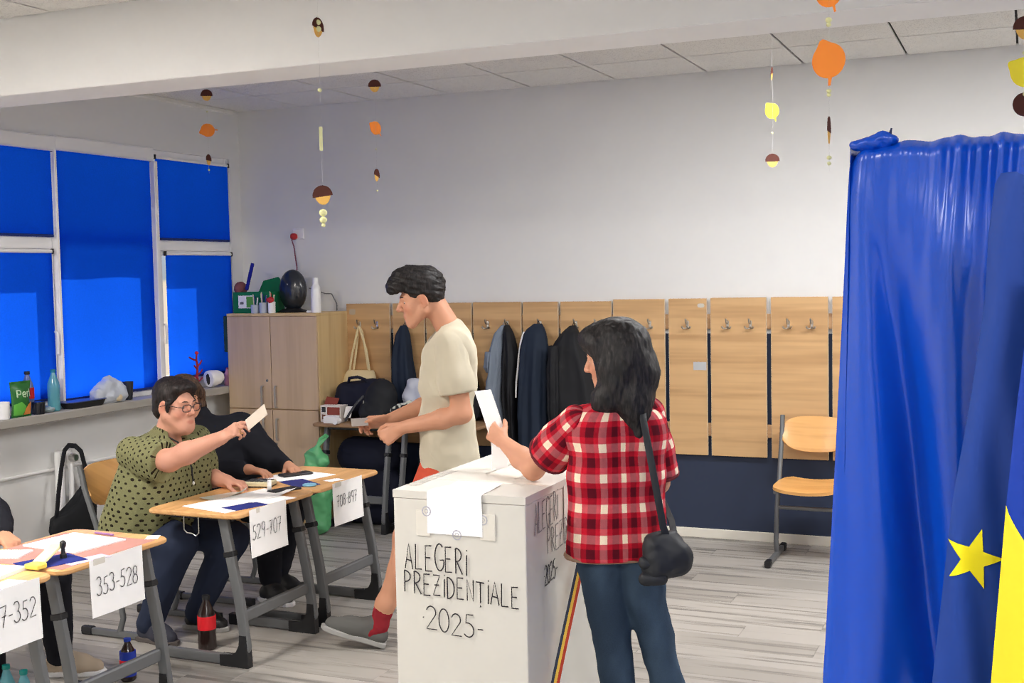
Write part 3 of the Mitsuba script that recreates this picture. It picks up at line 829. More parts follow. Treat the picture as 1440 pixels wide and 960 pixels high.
def ring(c, x, y, r0, r1):
    P = Point(0, 0).buffer(r1, 20).difference(Point(0, 0).buffer(r0, 20))
    m = [prism(P, .0005, c, x, y), prism(Point(0, 0).buffer(r0 * .55, 12).difference(Point(0, 0).buffer(r0 * .42, 12)), .0005, c, x, y)]
    return m


for cx_, cz_ in ((-1.916, .902), (-1.701, .884), (-1.80, .826)):
    obj("stamp_mark", ring((cx_, 3.6705, cz_), (1, 0, 0), (0, 0, 1), .014, .0175), STAMP, sl, kind="stuff")
for a, b in ((-1.958, -1.905), (-1.712, -1.655)):
    obj("tape_strip", box(a, b, 3.6715, 3.6745, .815, .905), TAPE, sl)
s2 = thing("paper_seal", "paper sheet taped on the right side of the ballot box near the woman's shirt", "paper")
obj("sheet", box(BX1 + .0035, BX1 + .0045, 4.03, 4.24, .80, BZ - .02, .0002), mat("paper_side", lin(214, 210, 202), .7), s2)
obj("tape_strip", box(BX1 + .0032, BX1 + .005, 4.06, 4.30, .775, .81), TAPE, s2)

# tricolour ribbon along the side of the box
rb = thing("ribbon", "narrow blue, yellow and red ribbon running slantwise down the side of the ballot box", "ribbon")
p0, p1 = np.array([BX1 + .006, 4.27, .80]), np.array([BX1 + .006, 3.655, .0])
dd = unit(p1 - p0)
wv = unit((.95, -.30, 0.05))
for k, (nm, col) in enumerate((("blue_band", lin(52, 58, 76)), ("yellow_band", lin(224, 186, 76)), ("red_band", lin(186, 66, 46)))):
    q = np.linspace(0, np.linalg.norm(p1 - p0), 14)
    P = np.array([[p0 + dd * t_ + wv * (.0125 * (k + e)) + .002 * math.sin(t_ * 9) * np.array([0, 1, 0]) for e in (0, 1)] for t_ in q])
    obj(nm, sheet(P, .001), mat("ribbon_" + nm, col, .5), rb)

# ------------------------------------------------------------------ the voting booth
SATIN = mat("satin_blue", lin(4, 66, 176), .27, .6)


def cloth_grid(fn, us, vs):
    P = np.array([[fn(u, v) for v in vs] for u in us])
    return P


bo = thing("voting_booth", "tall voting booth hung with shiny royal blue satin curtain at the right of the picture", "voting booth")
FR = [(-.345, 2.93), (.95, 2.93), (-.345, 3.75), (.95, 3.75)]
for x, y in FR:
    obj("post", tube([(x, y, 0), (x, y, 1.985)], .016, 10), GREYM, bo, smooth=40)
for a, b in ((0, 1), (2, 3), (0, 2), (1, 3)):
    obj("rail", tube([(*FR[a], 1.985), (*FR[b], 1.985)], .014, 10), GREYM, bo, smooth=40)


def curt(u, v):
    """u 0..1 across the front, v 0..1 downwards"""
    z = 2.004 - v * 1.96
    xl = -.385 - .062 * min(1, v * 1.55) - .03 * max(0, v - .6)
    x = xl + u * (.96 - xl)
    d = x - xl
    top = math.exp(-v * 12)
    ph = d - .10 * v
    y = 2.872
    grow = min(1, .15 + v * 2.2)
    y += grow * .020 * math.sin(2 * math.pi * (d - .16 * v) / .31 + .5)
    dc = .05 + .34 * v
    y += grow * (.085 * math.exp(-((d - dc) / .040) ** 2) - .030 * math.exp(-((d - dc - .13) / .07) ** 2) + .05 * math.exp(-((d - .62 - .1 * v) / .06) ** 2))
    y += .018 * math.exp(-((d - .012 - .05 * v) / .03) ** 2) * grow
    y += .010 * (meshkit.noise(np.array([d * 9 - v * 2.5, v * 5.0, 3.3])) - .5) + .006 * (meshkit.noise(np.array([d * 26 - v * 6, v * 16.0, 7.7])) - .5)
    y += grow * .012 * math.sin(2 * math.pi * (d - .12 * v) / .16 + 1.9 + 1.5 * v)
    y += .010 * (.3 + v) * math.sin(2 * math.pi * (d * 1.6 + v * .55))
    # gathers under the rail
    g = math.exp(-((d - .30) / .16) ** 2)
    y += math.exp(-v * 13) * g * .016 * math.sin(2 * math.pi * d / .043 + v * 3)
    y += math.exp(-v * 22) * .003 * math.sin(2 * math.pi * d / .05)
    # tension folds running from the corner
    q = (v * 1.96) - .42 * d
    y += .007 * math.exp(-((q - .02) / .05) ** 2) * math.exp(-d * 3)
    # the corner turns back round the post
    e = max(0, .055 - d) / .055
    y += .05 * e ** 2
    # over the rail at the top
    tz = max(0, .012 - v) / .012
    y += .055 * tz ** 1.5
    z += .004 * math.sin(d * 60) * math.exp(-v * 30) + .008 * g * math.exp(-v * 40)
    # rounded top corner
    rc = max(0, .05 - d) / .05
    z -= .03 * rc ** 2 * math.exp(-v * 5)
    return (x, y, z)


cu = obj("curtain", sheet(cloth_grid(curt, np.linspace(0, 1, 230), np.concatenate([np.linspace(0, .012, 4)[:-1], np.linspace(.012, 1, 130)])), .0012), SATIN, bo, smooth=True)


def curt_side(u, v):
    y = 2.92 + u * .85
    z = 2.0 - v * 1.95
    x = -.378 - .02 * v - (.004 + .02 * v) * math.sin(2 * math.pi * y / .17 + v)
    return (x, y, z)


obj("side_curtain", sheet(cloth_grid(curt_side, np.linspace(0, 1, 60), np.linspace(0, 1, 30)), .0012), SATIN, bo, smooth=True)
obj("knot", noisy(ell((-.325, 2.925, 2.012), (.055, .03, .018), 4, [(1, 0, .12), (0, 1, 0), (-.12, 0, 1)]), .012, 26), SATIN, bo, smooth=True)
obj("tie_end", tube([(-.30, 2.92, 2.01), (-.292, 2.918, 2.028), (-.289, 2.918, 2.04)], [.003, .004, .002], 6), mat("navy_thread", lin(24, 34, 74), .6), bo)

FLAGB = mat("flag_blue", lin(22, 58, 138), .55, .3)
FLAGB2 = mat("flag_cobalt", lin(14, 52, 150), .5, .3)
FLAGY = mat("flag_yellow", lin(240, 206, 44), .55, .3)
STARY = mat("star_yellow", lin(236, 222, 24), .6, .3)


def flag_y(x, z, y0, k=1.0):
    d = x + .14 * (z - 1.9)
    fade = min(1, max(0, (1.86 - z) / .5))
    y = y0 + fade * .012 * k * math.sin(2 * math.pi * d / .17 + 1.0) + fade * .008 * k * math.sin(2 * math.pi * d / .075)
    return y


def flag_left(z):
    return np.interp(-z, [-1.90, -1.88, -1.78, -1.653, -1.454, -1.252, -.867, -.3, 0], [-.047, -.058, -.070, -.076, -.102, -.135, -.175, -.21, -.22])


ef = thing("flag", "dark blue flag with a yellow star hanging in folds in front of the booth curtain", "flag")
def eu(u, v):
    z = 1.9 - v * 1.45
    xl = flag_left(z)
    xr = .03 + .42 * min(1, v * 1.5)
    x = xl + u * (xr - xl)
    if v < .35:
        z -= .55 * max(0, x + .02) * (1 - v)
    fade = min(1, max(0, v * 3))
    e = max(0, .035 - (x - xl)) / .035
    return (x, flag_y(x, z, 2.55, .5 * min(1, v * 2)) + .02 * e ** 2 - .01 * math.exp(-((x - xl - .045) / .03) ** 2) * (1 - min(1, v * 1.6)), z)
obj("cloth", sheet(cloth_grid(eu, np.linspace(0, 1, 90), np.linspace(0, 1, 70)), .001), FLAGB, ef, smooth=True)
pts = []
for k in range(10):
    a = math.pi / 2 + k * math.pi / 5 + math.radians(-16)
    r = .064 if k % 2 == 0 else .0255
    pts.append((r * math.cos(a), r * math.sin(a)))
sv, sf = trimesh.creation.triangulate_polygon(Polygon(pts), engine="earcut")
sm = trimesh.Trimesh(np.c_[sv, np.zeros(len(sv))], sf, process=False).subdivide().subdivide().subdivide()
sx, sz = -.096 + sm.vertices[:, 0] * .92, 1.131 + sm.vertices[:, 1]
yy = np.array([flag_y(a, b, 2.55, .5) + .02 * max(0, .035 - (a - flag_left(b))) ** 2 / .035 ** 2 for a, b in zip(sx, sz)])
A = np.c_[sx, yy - .0042, sz]
obj("star", tm(A, sm.faces), STARY, ef, smooth=True)
obj("pole", tube([(-.03, 2.60, 0), (-.03, 2.585, 1.89)], .011, 10), BLACKP, ef, smooth=40)
obj("pole_base", lathe([(.085, 0), (.085, .02), (.04, .05), (.015, .08)], (-.03, 2.60, 0), 24), BLACKP, ef, smooth=40)

rf = thing("flag", "blue, yellow and red national flag draped at the right edge of the picture", "flag")
def rleft(z):
    return np.interp(-z, [-1.75, -1.6, -1.418, -1.264, -.929, -.4, 0], [.03, .0, -.020, -.034, -.059, -.09, -.10])
def ro(u, z):
    xl = rleft(z)
    w = .20 + .16 * min(1, max(0, (1.75 - z) / .6))
    x = xl + u * w
    return (x, 2.42 + .030 * u * math.sin(2 * math.pi * (u * 2.6 + .15 * z)) + .006 * math.sin(9 * z + 8 * u), z)
def edge_z(u):
    xl = -.033
    x = xl + u * .36
    return 1.268 - .075 * min(1, max(0, (x - xl) / .045)) ** .8 - .10 * max(0, x - xl - .045)
us = np.linspace(0, 1, 70)
zt = lambda u: 1.76 - .03 * u
obj("blue_band", sheet(np.array([[ro(u, zt(u) + (edge_z(u) - zt(u)) * v) for v in np.linspace(0, 1, 24)] for u in us]), .001), FLAGB2, rf, smooth=True)
obj("yellow_band", sheet(np.array([[ro(u, edge_z(u) + (.72 - edge_z(u)) * v) for v in np.linspace(0, 1, 24)] for u in us]), .001), FLAGY, rf, smooth=True)
obj("red_band", sheet(np.array([[ro(u, .72 - .5 * v) for v in np.linspace(0, 1, 14)] for u in us]), .001), RED, rf, smooth=True)
obj("pole", tube([(.1, 2.47, 0), (.1, 2.46, 1.95)], .012, 10), PLY, rf, smooth=40)
obj("pole_base", lathe([(.08, 0), (.08, .02), (.04, .05), (.015, .08)], (.1, 2.48, 0), 24), BLACKP, rf, smooth=40)

# ------------------------------------------------------------------ implicit bodies: smooth unions of tapered bones, meshed as one surface
class Body:
    def __init__(self):
        self.p = []

    def cone(self, a, b, ra, rb, k=.02, sub=False):
        a, b = np.asarray(a, float), np.asarray(b, float)
        self.p.append(("c", a, b, ra, rb, k, sub))
        return self

    def chain(self, pts, rs, k=.02):
        for i in range(len(pts) - 1):
            self.cone(pts[i], pts[i + 1], rs[i], rs[i + 1], k)
        return self

    def ell(self, c, r, axes=None, k=.02, sub=False):
        A = np.eye(3) if axes is None else np.array(axes, float)
        self.p.append(("e", np.asarray(c, float), A, np.asarray(r, float), None, k, sub))
        return self

    def cut(self, o, n, k=.004):
        """removes what lies on the side n points to"""
        self.p.append(("h", np.asarray(o, float), unit(n), None, None, k, True))
        return self

    def one(self, pr, x):
        kind, a, b, ra, rb, k, sub = pr
        if kind == "c":
            d = b - a
            t = np.clip((x - a) @ d / max(d @ d, 1e-12), 0, 1)
            return np.linalg.norm(x - a - t[:, None] * d, axis=1) - (ra + (rb - ra) * t)
        if kind == "e":
            q = (x - a) @ b.T
            k0 = np.linalg.norm(q / ra, axis=1)
            k1 = np.linalg.norm(q / ra ** 2, axis=1)
            return np.where(k0 < 1e-6, -ra.min(), k0 * (k0 - 1) / np.maximum(k1, 1e-9))
        return -((x - a) @ b)

    def d(self, x, only=None):
        out = None
        for i, pr in enumerate(self.p):
            if only is not None and i not in only:
                continue
            v = self.one(pr, x)
            k, sub = pr[5], pr[6]
            if out is None:
                out = np.full(len(x), 9.0) if sub else v
                continue
            if sub:
                h = np.clip(.5 - .5 * (out + v) / k, 0, 1)
                out = out * (1 - h) - v * h + k * h * (1 - h)
            else:
                h = np.clip(.5 + .5 * (out - v) / k, 0, 1)
                out = out * (1 - h) + v * h - k * h * (1 - h)
        return out if out is not None else np.full(len(x), 9.0)

    def bounds(self):
        lo, hi = np.full(3, 9e9), np.full(3, -9e9)
        for kind, a, b, ra, rb, k, sub in self.p:
            if sub:
                continue
            if kind == "c":
                for q, r in ((a, ra), (b, rb)):
                    lo, hi = np.minimum(lo, q - r), np.maximum(hi, q + r)
            else:
                lo, hi = np.minimum(lo, a - max(ra)), np.maximum(hi, a + max(ra))
        return lo, hi

    def mesh(self, h=.006, warp=None, margin=.03, B=12):
        lo, hi = self.bounds()
        lo, hi = lo - margin, hi + margin
        nb = np.ceil((hi - lo) / (h * B)).astype(int)
        n = nb * B + 1
        vol = np.full(n, 1.0, np.float32)
        ctr = np.stack(np.meshgrid(*[(np.arange(k) + .5) * B * h for k in nb], indexing="ij"), -1).reshape(-1, 3) + lo
        rad = B * h * .87
        per = [self.one(pr, ctr) for pr in self.p]
        dc = self.d(ctr)
        adds = [i for i, pr in enumerate(self.p) if not pr[6]]
        dmin = np.min([per[i] for i in adds], axis=0)
        ext = .02 if warp is not None else .0
        act = (dc < rad + .012 + ext) & (dc > -rad - .03 - ext)
        g = np.stack(np.meshgrid(*[np.arange(B + 1)] * 3, indexing="ij"), -1).reshape(-1, 3) * h
        inside = (~act & (dc < 0)).reshape(nb)
        for idx in np.argwhere(inside):
            vol[tuple(slice(i * B, i * B + B + 1) for i in idx)] = -.5
        for idx in np.ndindex(*nb):
            f = (idx[0] * nb[1] + idx[1]) * nb[2] + idx[2]
            sl = tuple(slice(i * B, i * B + B + 1) for i in idx)
            if not act[f]:
                continue
            only = {i for i, pr in enumerate(self.p) if (per[i][f] < rad + .01 if pr[6] else per[i][f] < dmin[f] + 2 * rad + pr[5] + .01)}
            x = g + lo + np.array(idx) * B * h
            v = self.d(x, only)
            if warp is not None:
                v = v + warp(x)
            vol[sl] = v.reshape((B + 1,) * 3)
        return taubin(surface_nets(vol, lo, h), 0)


def surface_nets(vol, lo, h):
    s = vol < 0
    nx, ny, nz = vol.shape
    c = np.zeros((nx - 1, ny - 1, nz - 1), np.int8)
    for i in (0, 1):
        for j in (0, 1):
            for k in (0, 1):
                c += s[i:nx - 1 + i, j:ny - 1 + j, k:nz - 1 + k]
    cells = np.argwhere((c > 0) & (c < 8))
    index = -np.ones(c.shape, np.int32)
    index[tuple(cells.T)] = np.arange(len(cells))
    acc, cnt = np.zeros((len(cells), 3)), np.zeros(len(cells))
    corner = [(i, j, k) for i in (0, 1) for j in (0, 1) for k in (0, 1)]
    for a in corner:
        for ax in range(3):
            if a[ax]:
                continue
            b = list(a)
            b[ax] = 1
            va = vol[tuple((cells + a).T)].astype(float)
            vb = vol[tuple((cells + b).T)].astype(float)
            m = (va < 0) != (vb < 0)
            t = np.where(m, va / np.where(m, va - vb, 1), 0)
            p = np.tile(np.array(a, float), (len(cells), 1))
            p[:, ax] += t
            acc[m] += p[m]
            cnt[m] += 1
    v = (cells + acc / cnt[:, None]) * h + lo
    F = []
    for ax in range(3):
        u, w = (ax + 1) % 3, (ax + 2) % 3
        sl0, sl1 = [slice(None)] * 3, [slice(None)] * 3
        sl0[ax], sl1[ax] = slice(0, -1), slice(1, None)
        a, b = s[tuple(sl0)], s[tuple(sl1)]
        e = np.argwhere(a != b)
        e = e[(e[:, u] > 0) & (e[:, w] > 0) & (e[:, u] < vol.shape[u] - 1) & (e[:, w] < vol.shape[w] - 1)]
        flip = ~s[tuple(e.T)]
        q = []
        for du, dw in ((-1, -1), (0, -1), (0, 0), (-1, 0)):
            k = e.copy()
            k[:, u] += du
            k[:, w] += dw
            q.append(index[tuple(k.T)])
        q = np.stack(q, 1)
        q[flip] = q[flip][:, ::-1]
        F.append(q)
    F = np.vstack(F)
    F = F[(F >= 0).all(1)]
    m = tm(v, F)
    return m


def taubin(m, n=4):
    """drops specks and smooths without shrinking"""
    v, f = np.asarray(m.vertices, float), np.asarray(m.faces)
    e = np.vstack([f[:, [0, 1]], f[:, [1, 2]], f[:, [2, 0]]])
    g = sparse.coo_matrix((np.ones(len(e)), (e[:, 0], e[:, 1])), shape=(len(v),) * 2).tocsr()
    g = ((g + g.T) > 0).astype(float)
    _, lab = sparse.csgraph.connected_components(g, directed=False)
    keep = np.bincount(lab) > 150
    f = f[keep[lab[f[:, 0]]]]
    w = sparse.diags(1 / np.maximum(np.asarray(g.sum(1)).ravel(), 1)) @ g
    for _ in range(n):
        v = v + .5 * (w @ v - v)
        v = v - .52 * (w @ v - v)
    used_ = np.unique(f)
    new = -np.ones(len(v), int)
    new[used_] = np.arange(len(used_))
    return tm(v[used_], new[f])


def hand(b, w, d, n, s, curl, thumb=(.5, .5, .3), k=1.0, spread=1.0):
    """w: wrist; d: towards the fingers; n: where the palm faces; s: towards the thumb. curl: bend of each finger 0..1 (index first);
    thumb: how far it leaves to the side, towards the palm, and its own bend"""
    w, d = np.asarray(w, float), unit(d)
    n = unit(np.asarray(n, float) - d * np.dot(n, d))
    s = unit(np.asarray(s, float) - d * np.dot(s, d) - n * np.dot(s, n))
    tips = []
    offs = (.030, .010, -.010, -.028)
    kn = [w + (d * (.088 - .005 * abs(i - 1)) + s * o - n * .004) * k for i, o in enumerate(offs)]
    for i, q in enumerate(kn):
        b.cone(w + (d * .012 + s * offs[i] * .62) * k, q, .0145 * k, .0108 * k, .012)
    b.cone(w + d * .03 * k + s * .012 * k + n * .004, w + d * .07 * k - n * .001, .017 * k, .014 * k, .014)
    for i, q in enumerate(kn):
        L = (.074, .082, .076, .060)[i] * k
        c = curl[i]
        a = 0.0
        p = q
        side = s * offs[i] * 2.2 * spread
        r = (.0092, .0092, .0088, .0080)[i] * k
        for j, (fl, da) in enumerate(((.44, 1.15), (.31, 1.45), (.25, .9))):
            a += da * c
            dirn = unit(d * math.cos(a) + n * math.sin(a) + side * max(0, 1 - c * 1.4))
            p2 = p + dirn * L * fl
            b.cone(p, p2, r * (1 - .07 * j), r * (1 - .07 * (j + 1)), .0045)
            p = p2
        tips.append(p)
    base = w + (d * .022 + s * .024 + n * .008) * k
    u = unit(s * (.35 + thumb[0]) + d * .85 + n * thumb[1])
    m1 = base + u * .042 * k
    b.cone(base, m1, .0155 * k, .0118 * k, .012)
    u2 = unit(u * (1 - thumb[2] * .5) + (d * .8 - s * .5 + n * .3) * thumb[2])
    m2 = m1 + u2 * .034 * k
    b.cone(m1, m2, .0112 * k, .0100 * k, .005)
    u3 = unit(u2 * (1 - thumb[2] * .5) + (d * .8 - s * .5 + n * .2) * thumb[2])
    m3 = m2 + u3 * .026 * k
    b.cone(m2, m3, .0100 * k, .0082 * k, .005)
    tips.append(m3)
    return tips


class Head:
    """axes: r (the head's own right), f (forward), u (up); c: between the ears; g: size factor"""

    def __init__(self, c, f, u=(0, 0, 1), g=1.0, fat=0.0):
        self.c = np.asarray(c, float)
        self.f = unit(f)
        self.r = unit(np.cross(self.f, u))
        self.u = np.cross(self.r, self.f)
        self.g = g
        self.fat = fat
        self.A = np.array([self.r, self.f, self.u])

    def P(self, a, b, c):
        return self.c + self.g * (self.r * a + self.f * b + self.u * c)

    def L(self, x):
        return (np.asarray(x) - self.c) @ self.A.T / self.g

    def add(self, b):
        g, P, A, w = self.g, self.P, self.A, self.fat
        E = lambda c, r, k=.02, sub=False: b.ell(P(*c), np.array(r) * g, A, k * g, sub)
        Cn = lambda p, q, ra, rb, k=.015, sub=False: b.cone(P(*p), P(*q), ra * g, rb * g, k * g, sub)
        E((0, -.014, .040), (.074 + .2 * w, .092, .082))
        E((0, .030, -.020), (.057 + w, .058, .078), .03)
        for s in (-1, 1):
            Cn((s * (.056 + w), .004, -.048), (s * .022, .066, -.098), .021 + w * .6, .020, .03)
            E((s * (.036 + .5 * w), .058, -.028), (.026 + w * .7, .026, .03), .02)
            Cn((s * .014, .083, .026), (s * .042, .072, .024), .011, .009, .014)      # brow ridge
        Cn((-.013, .066, -.100), (.013, .066, -.100), .0185 + w * .2, .0185 + w * .2, .02)
        for s in (-1, 1):
            E((s * .031, .096, .004), (.017, .016, .011), .012, True)                     # eye sockets
        Cn((0, .086, .018), (0, .110, -.023), .0082, .0122, .010)                        # nose
        for s in (-1, 1):
            E((s * .0115, .100, -.029), (.0085, .010, .008), .007)
            Cn((s * .019, .081, .0115), (s * .043, .073, .009), .006, .005, .006)        # upper lids
            Cn((s * .021, .079, -.005), (s * .041, .072, -.004), .0045, .004, .006)
        E((0, .062, -.062), (.038, .029, .034), .02)
        Cn((-.019, .0845, -.0600), (.019, .0845, -.0600), .0052, .0052, .006)
        Cn((-.008, .0905, -.0595), (.008, .0905, -.0595), .0058, .0058, .006)
        Cn((-.013, .0865, -.0725), (.013, .0865, -.0725), .0066, .0066, .006)
        E((0, .0955, -.0662), (.023, .006, .0014), .0025, True)
        for s in (-1, 1):
            b.ell(P(s * (.079 + .35 * w), -.006, -.002), np.array((.009, .019, .032)) * g,
                  np.array([unit(self.r * s + self.f * .35), unit(self.f - self.r * s * .35 - self.u * .15), unit(self.u - self.f * .18)]), .006 * g)
            E((s * (.088 + .35 * w), .000, .004), (.006, .009, .016), .004, True)
            E((s * (.077 + .35 * w), .002, -.03), (.008, .009, .010), .006)
        return b

    def paint(self, v, base, lip, cheek):
        q = self.L(v)
        col = np.tile(np.array(base, float), (len(v), 1))

        def blend(c, w):
            nonlocal col
            col = col * (1 - w[:, None]) + np.array(c) * w[:, None]
        sm = lambda d, a, b: np.clip((b - d) / (b - a), 0, 1)
        for s in (-1, 1):
            blend(cheek, .5 * sm(np.linalg.norm((q - [s * .045, .075, -.03]) / [1, 1, 1], axis=1), .008, .035))
            blend(cheek, .55 * sm(np.linalg.norm((q - [s * .085, -.004, 0]) / [1, 1.2, 1.6], axis=1), .01, .026))
        blend(cheek, .45 * sm(np.linalg.norm(q - [0, .11, -.026], axis=1), .006, .02))
        d = np.linalg.norm((q - [0, .092, -.067]) / [1, 1, .5], axis=1)
        blend(lip, sm(d, .017, .026) * (np.abs(q[:, 0]) < .024))
        return np.clip(col, 0, 1)

    def face_parts(self, key, iris, brow, white=None, lids=.0):
        for s in (-1, 1):
            e = obj("eye", ell(self.P(s * .031, .0695, .003), np.array((.0125, .0125, .0115)) * self.g, 3), white or SCLERA, key, smooth=True)
            obj("iris", ell(self.P(s * .0315, .0782, .0015), np.array((.0056, .0045, .0056)) * self.g, 2, self.A), iris, e, smooth=True)
            pts = [self.P(s * a, bb, cc) for a, bb, cc in ((.014, .0915, .0275), (.024, .0905, .030), (.036, .084, .030), (.047, .074, .024))]
            obj("eyebrow", tube(pts, np.array([.002, .0028, .0026, .0014]) * self.g, 7), brow, key, smooth=40)


SCLERA = mat("eye_white", lin(196, 186, 178), .3, .6)
IRISB = mat("iris_brown", lin(52, 36, 28), .2, .6)


def skin(name, base, rough=.5):
    return mat("skin_" + name, {"type": "mesh_attribute", "name": "vertex_color"}, rough, .35)


SKIN = skin("all", None)


def skin_obj(name, body, head, base, key, h=.0055, lip=None, cheek=None):
    m = body.mesh(h)
    base = np.array(base)
    col = head.paint(np.asarray(m.vertices), base, lip or base * [.88, .68, .64], cheek or base * [1.0, .72, .68])
    return obj(name, m, SKIN, key, smooth=True, color=col)


def folds(amp, freq, seed=0, axis=None):
    """a warp that wrinkles cloth: ridged noise, drawn out along the axis"""
    def fn(x):
        q = np.array(x) * freq
        if axis is not None:
            a = unit(axis)
            q = q - np.outer(q @ a, a) * .72
        n = meshkit.noise(q, seed) + .5 * meshkit.noise(q * 2.1 + 7, seed + 1)
        return (n - .75) * amp
    return fn


def uv_around(m, o, axis, ref, r0, seam=math.pi):
    """uv in metres: along the circumference (at radius r0) and along the axis"""
    v = np.asarray(m.vertices) - np.asarray(o)
    a = unit(axis)
    e1 = unit(np.asarray(ref) - a * np.dot(ref, a))
    e2 = np.cross(a, e1)
    ang = np.arctan2(v @ e2, v @ e1)
    return np.c_[ang * r0, v @ a]


def shoe(key, heel, fwd, pitch, L, m_up, m_sole, up=None, name="shoe", cat_=None):
    """heel: back of the sole on the ground; pitch: how far the toe is lifted, in degrees"""
    f0 = unit((fwd[0], fwd[1], 0))
    p = math.radians(pitch)
    f = f0 * math.cos(p) + np.array([0, 0, math.sin(p)])
    u = -f0 * math.sin(p) + np.array([0, 0, math.cos(p)])
    s = np.cross(f, u)
    h = np.asarray(heel, float)
    W = lambda a, b, c: h + f * a + s * b + u * c
    b = Body()
    b.cone(W(.035, 0, .045), W(L * .62, .004, .042), .034, .040, .03)
    b.cone(W(L * .55, .004, .040), W(L - .045, .008, .034), .041, .034, .03)
    b.cone(W(.045, 0, .05), W(.07, 0, .092), .034, .036, .03)
    b.cone(W(.09, 0, .085), W(L * .6, 0, .055), .032, .03, .03)
    b.cut(W(0, 0, .016), -u, .004)
    k = obj(name, taubin(b.mesh(.006), 3), m_up, key, smooth=True)
    ol = Polygon([(.0, -.03), (.02, -.036), (L * .35, -.033), (L * .7, -.043), (L - .05, -.04), (L - .015, -.022), (L, .008), (L - .02, .034), (L * .7, .046), (L * .35, .034), (.02, .036), (0, .03)]).buffer(.006).buffer(-.004)
    obj("sole", frame_to(slab(ol, 0, .024, .004), h, f, s, u), m_sole, k, smooth=35)
    return k

# ------------------------------------------------------------------ coats on the hooks


def garment(rows, yb, seed=0, fold=.012, nf=5, n=44, lean=0.0):
    """rows: (z, left x, right x, depth) from top to bottom; the back lies against y = yb"""
    R = np.array(rows, float)
    zz = np.linspace(R[0, 0], R[-1, 0], 30)
    L, Rr, D = (np.interp(-zz, -R[:, 0], R[:, k]) for k in (1, 2, 3))
    th = np.linspace(0, 2 * np.pi, n, endpoint=False)
    r = np.random.default_rng(seed)
    p1, p2 = r.uniform(0, 6, 2)
    rings = []
    for i, z in enumerate(zz):
        g = min(1, i / 9)
        w, d, c = (Rr[i] - L[i]) / 2, D[i], (Rr[i] + L[i]) / 2
        k = 1 + g * fold / max(w, .02) * (np.sin(nf * th + p1 + z * 2) + .6 * np.sin((nf * 2 + 1) * th + p2 - z * 3))
        x = c + w * np.sign(np.cos(th)) * np.abs(np.cos(th)) ** .85 * (1 + (k - 1) * .35)
        y = yb - d / 2 + d / 2 * np.sin(th) * np.where(np.sin(th) < 0, k, 1)
        rings.append(np.c_[x, y, np.full(n, z)])
    return loft(rings)


DENIML = mat("denim_pale", lin(120, 130, 144), .85, .15)
JACKB = mat("jacket_black", lin(24, 25, 29), .7, .3)
JACKN = mat("jacket_navy", lin(30, 40, 56), .75, .25)
YB_ = 7.425


def coat(name, label, rows, m, seed, nf=5, fold=.012, y=YB_, extra=None, loopx=None):
    t = thing(name, label, "jacket", "coats on the rack")
    obj("body", noisy(garment(rows, y, seed, fold, nf), .008, 9, seed), m, t, smooth=True)
    x = loopx if loopx is not None else (rows[0][1] + rows[0][2]) / 2
    obj("hanging_loop", tube([(x - .012, y - .02, rows[0][0] - .012), (x, 7.417, rows[0][0] + .018), (x + .012, y - .02, rows[0][0] - .012)], .003, 6), m, t)
    return t


k = coat("jacket", "pale grey denim jacket hanging left of the black and navy jackets", [(1.375, -3.262, -3.235, .04), (1.32, -3.30, -3.228, .10), (1.20, -3.335, -3.235, .13), (1.10, -3.325, -3.235, .14), (.90, -3.365, -3.24, .16), (.72, -3.335, -3.225, .15), (.60, -3.30, -3.225, .12)], DENIML, 3, 4)
obj("sleeve", noisy(garment([(1.20, -3.345, -3.285, .06), (1.10, -3.35, -3.29, .07), (1.06, -3.335, -3.30, .05)], YB_ - .08, 5, .006, 4), .008, 14), DENIML, k, smooth=True)
coat("jacket", "black jacket hanging beside the pale grey denim jacket on the same hook", [(1.38, -3.235, -3.205, .04), (1.33, -3.228, -3.165, .10), (1.15, -3.225, -3.115, .15), (.95, -3.22, -3.13, .16), (.70, -3.21, -3.125, .16), (.45, -3.20, -3.125, .15)], JACKB, 7, 4, loopx=-3.225)
k = coat("jacket", "navy blue jacket with a thin white stripe along its edge", [(1.385, -3.02, -2.965, .05), (1.34, -3.075, -2.925, .12), (1.20, -3.10, -2.90, .16), (1.05, -3.105, -2.90, .18), (.80, -3.115, -2.90, .19), (.55, -3.115, -2.90, .19), (.42, -3.11, -2.90, .18)], JACKN, 11, 6, .014)
obj("stripe", tube([(-3.07, 7.34, 1.335), (-3.088, 7.325, 1.27), (-3.098, 7.31, 1.18), (-3.103, 7.30, 1.09), (-3.112, 7.29, 1.0), (-3.115, 7.285, .90)], .004, 6, flat=(.007, .002), up=(0, -1, 0)), PAPER2, k, smooth=40)
k = coat("coat", "long black coat on the hook beside the woman's face", [(1.375, -2.765, -2.725, .05), (1.33, -2.81, -2.69, .12), (1.22, -2.88, -2.63, .16), (1.05, -2.885, -2.57, .18), (.80, -2.88, -2.52, .19), (.50, -2.87, -2.50, .19), (.36, -2.86, -2.50, .18)], JACKB, 13, 6, .015)
obj("sleeve", noisy(garment([(1.25, -2.86, -2.79, .06), (1.10, -2.87, -2.79, .07), (.85, -2.87, -2.79, .07), (.72, -2.865, -2.80, .06)], YB_ - .15, 17, .006, 4), .008, 12), JACKB, k, smooth=True)
coat("jacket", "dark jacket on the narrow panel, left of the walking man's chest", [(1.375, -4.03, -3.985, .05), (1.31, -4.055, -3.95, .10), (1.15, -4.075, -3.93, .13), (1.0, -4.065, -3.905, .15), (.85, -4.03, -3.90, .13), (.79, -4.02, -3.90, .12)], JACKN, 19, 4)
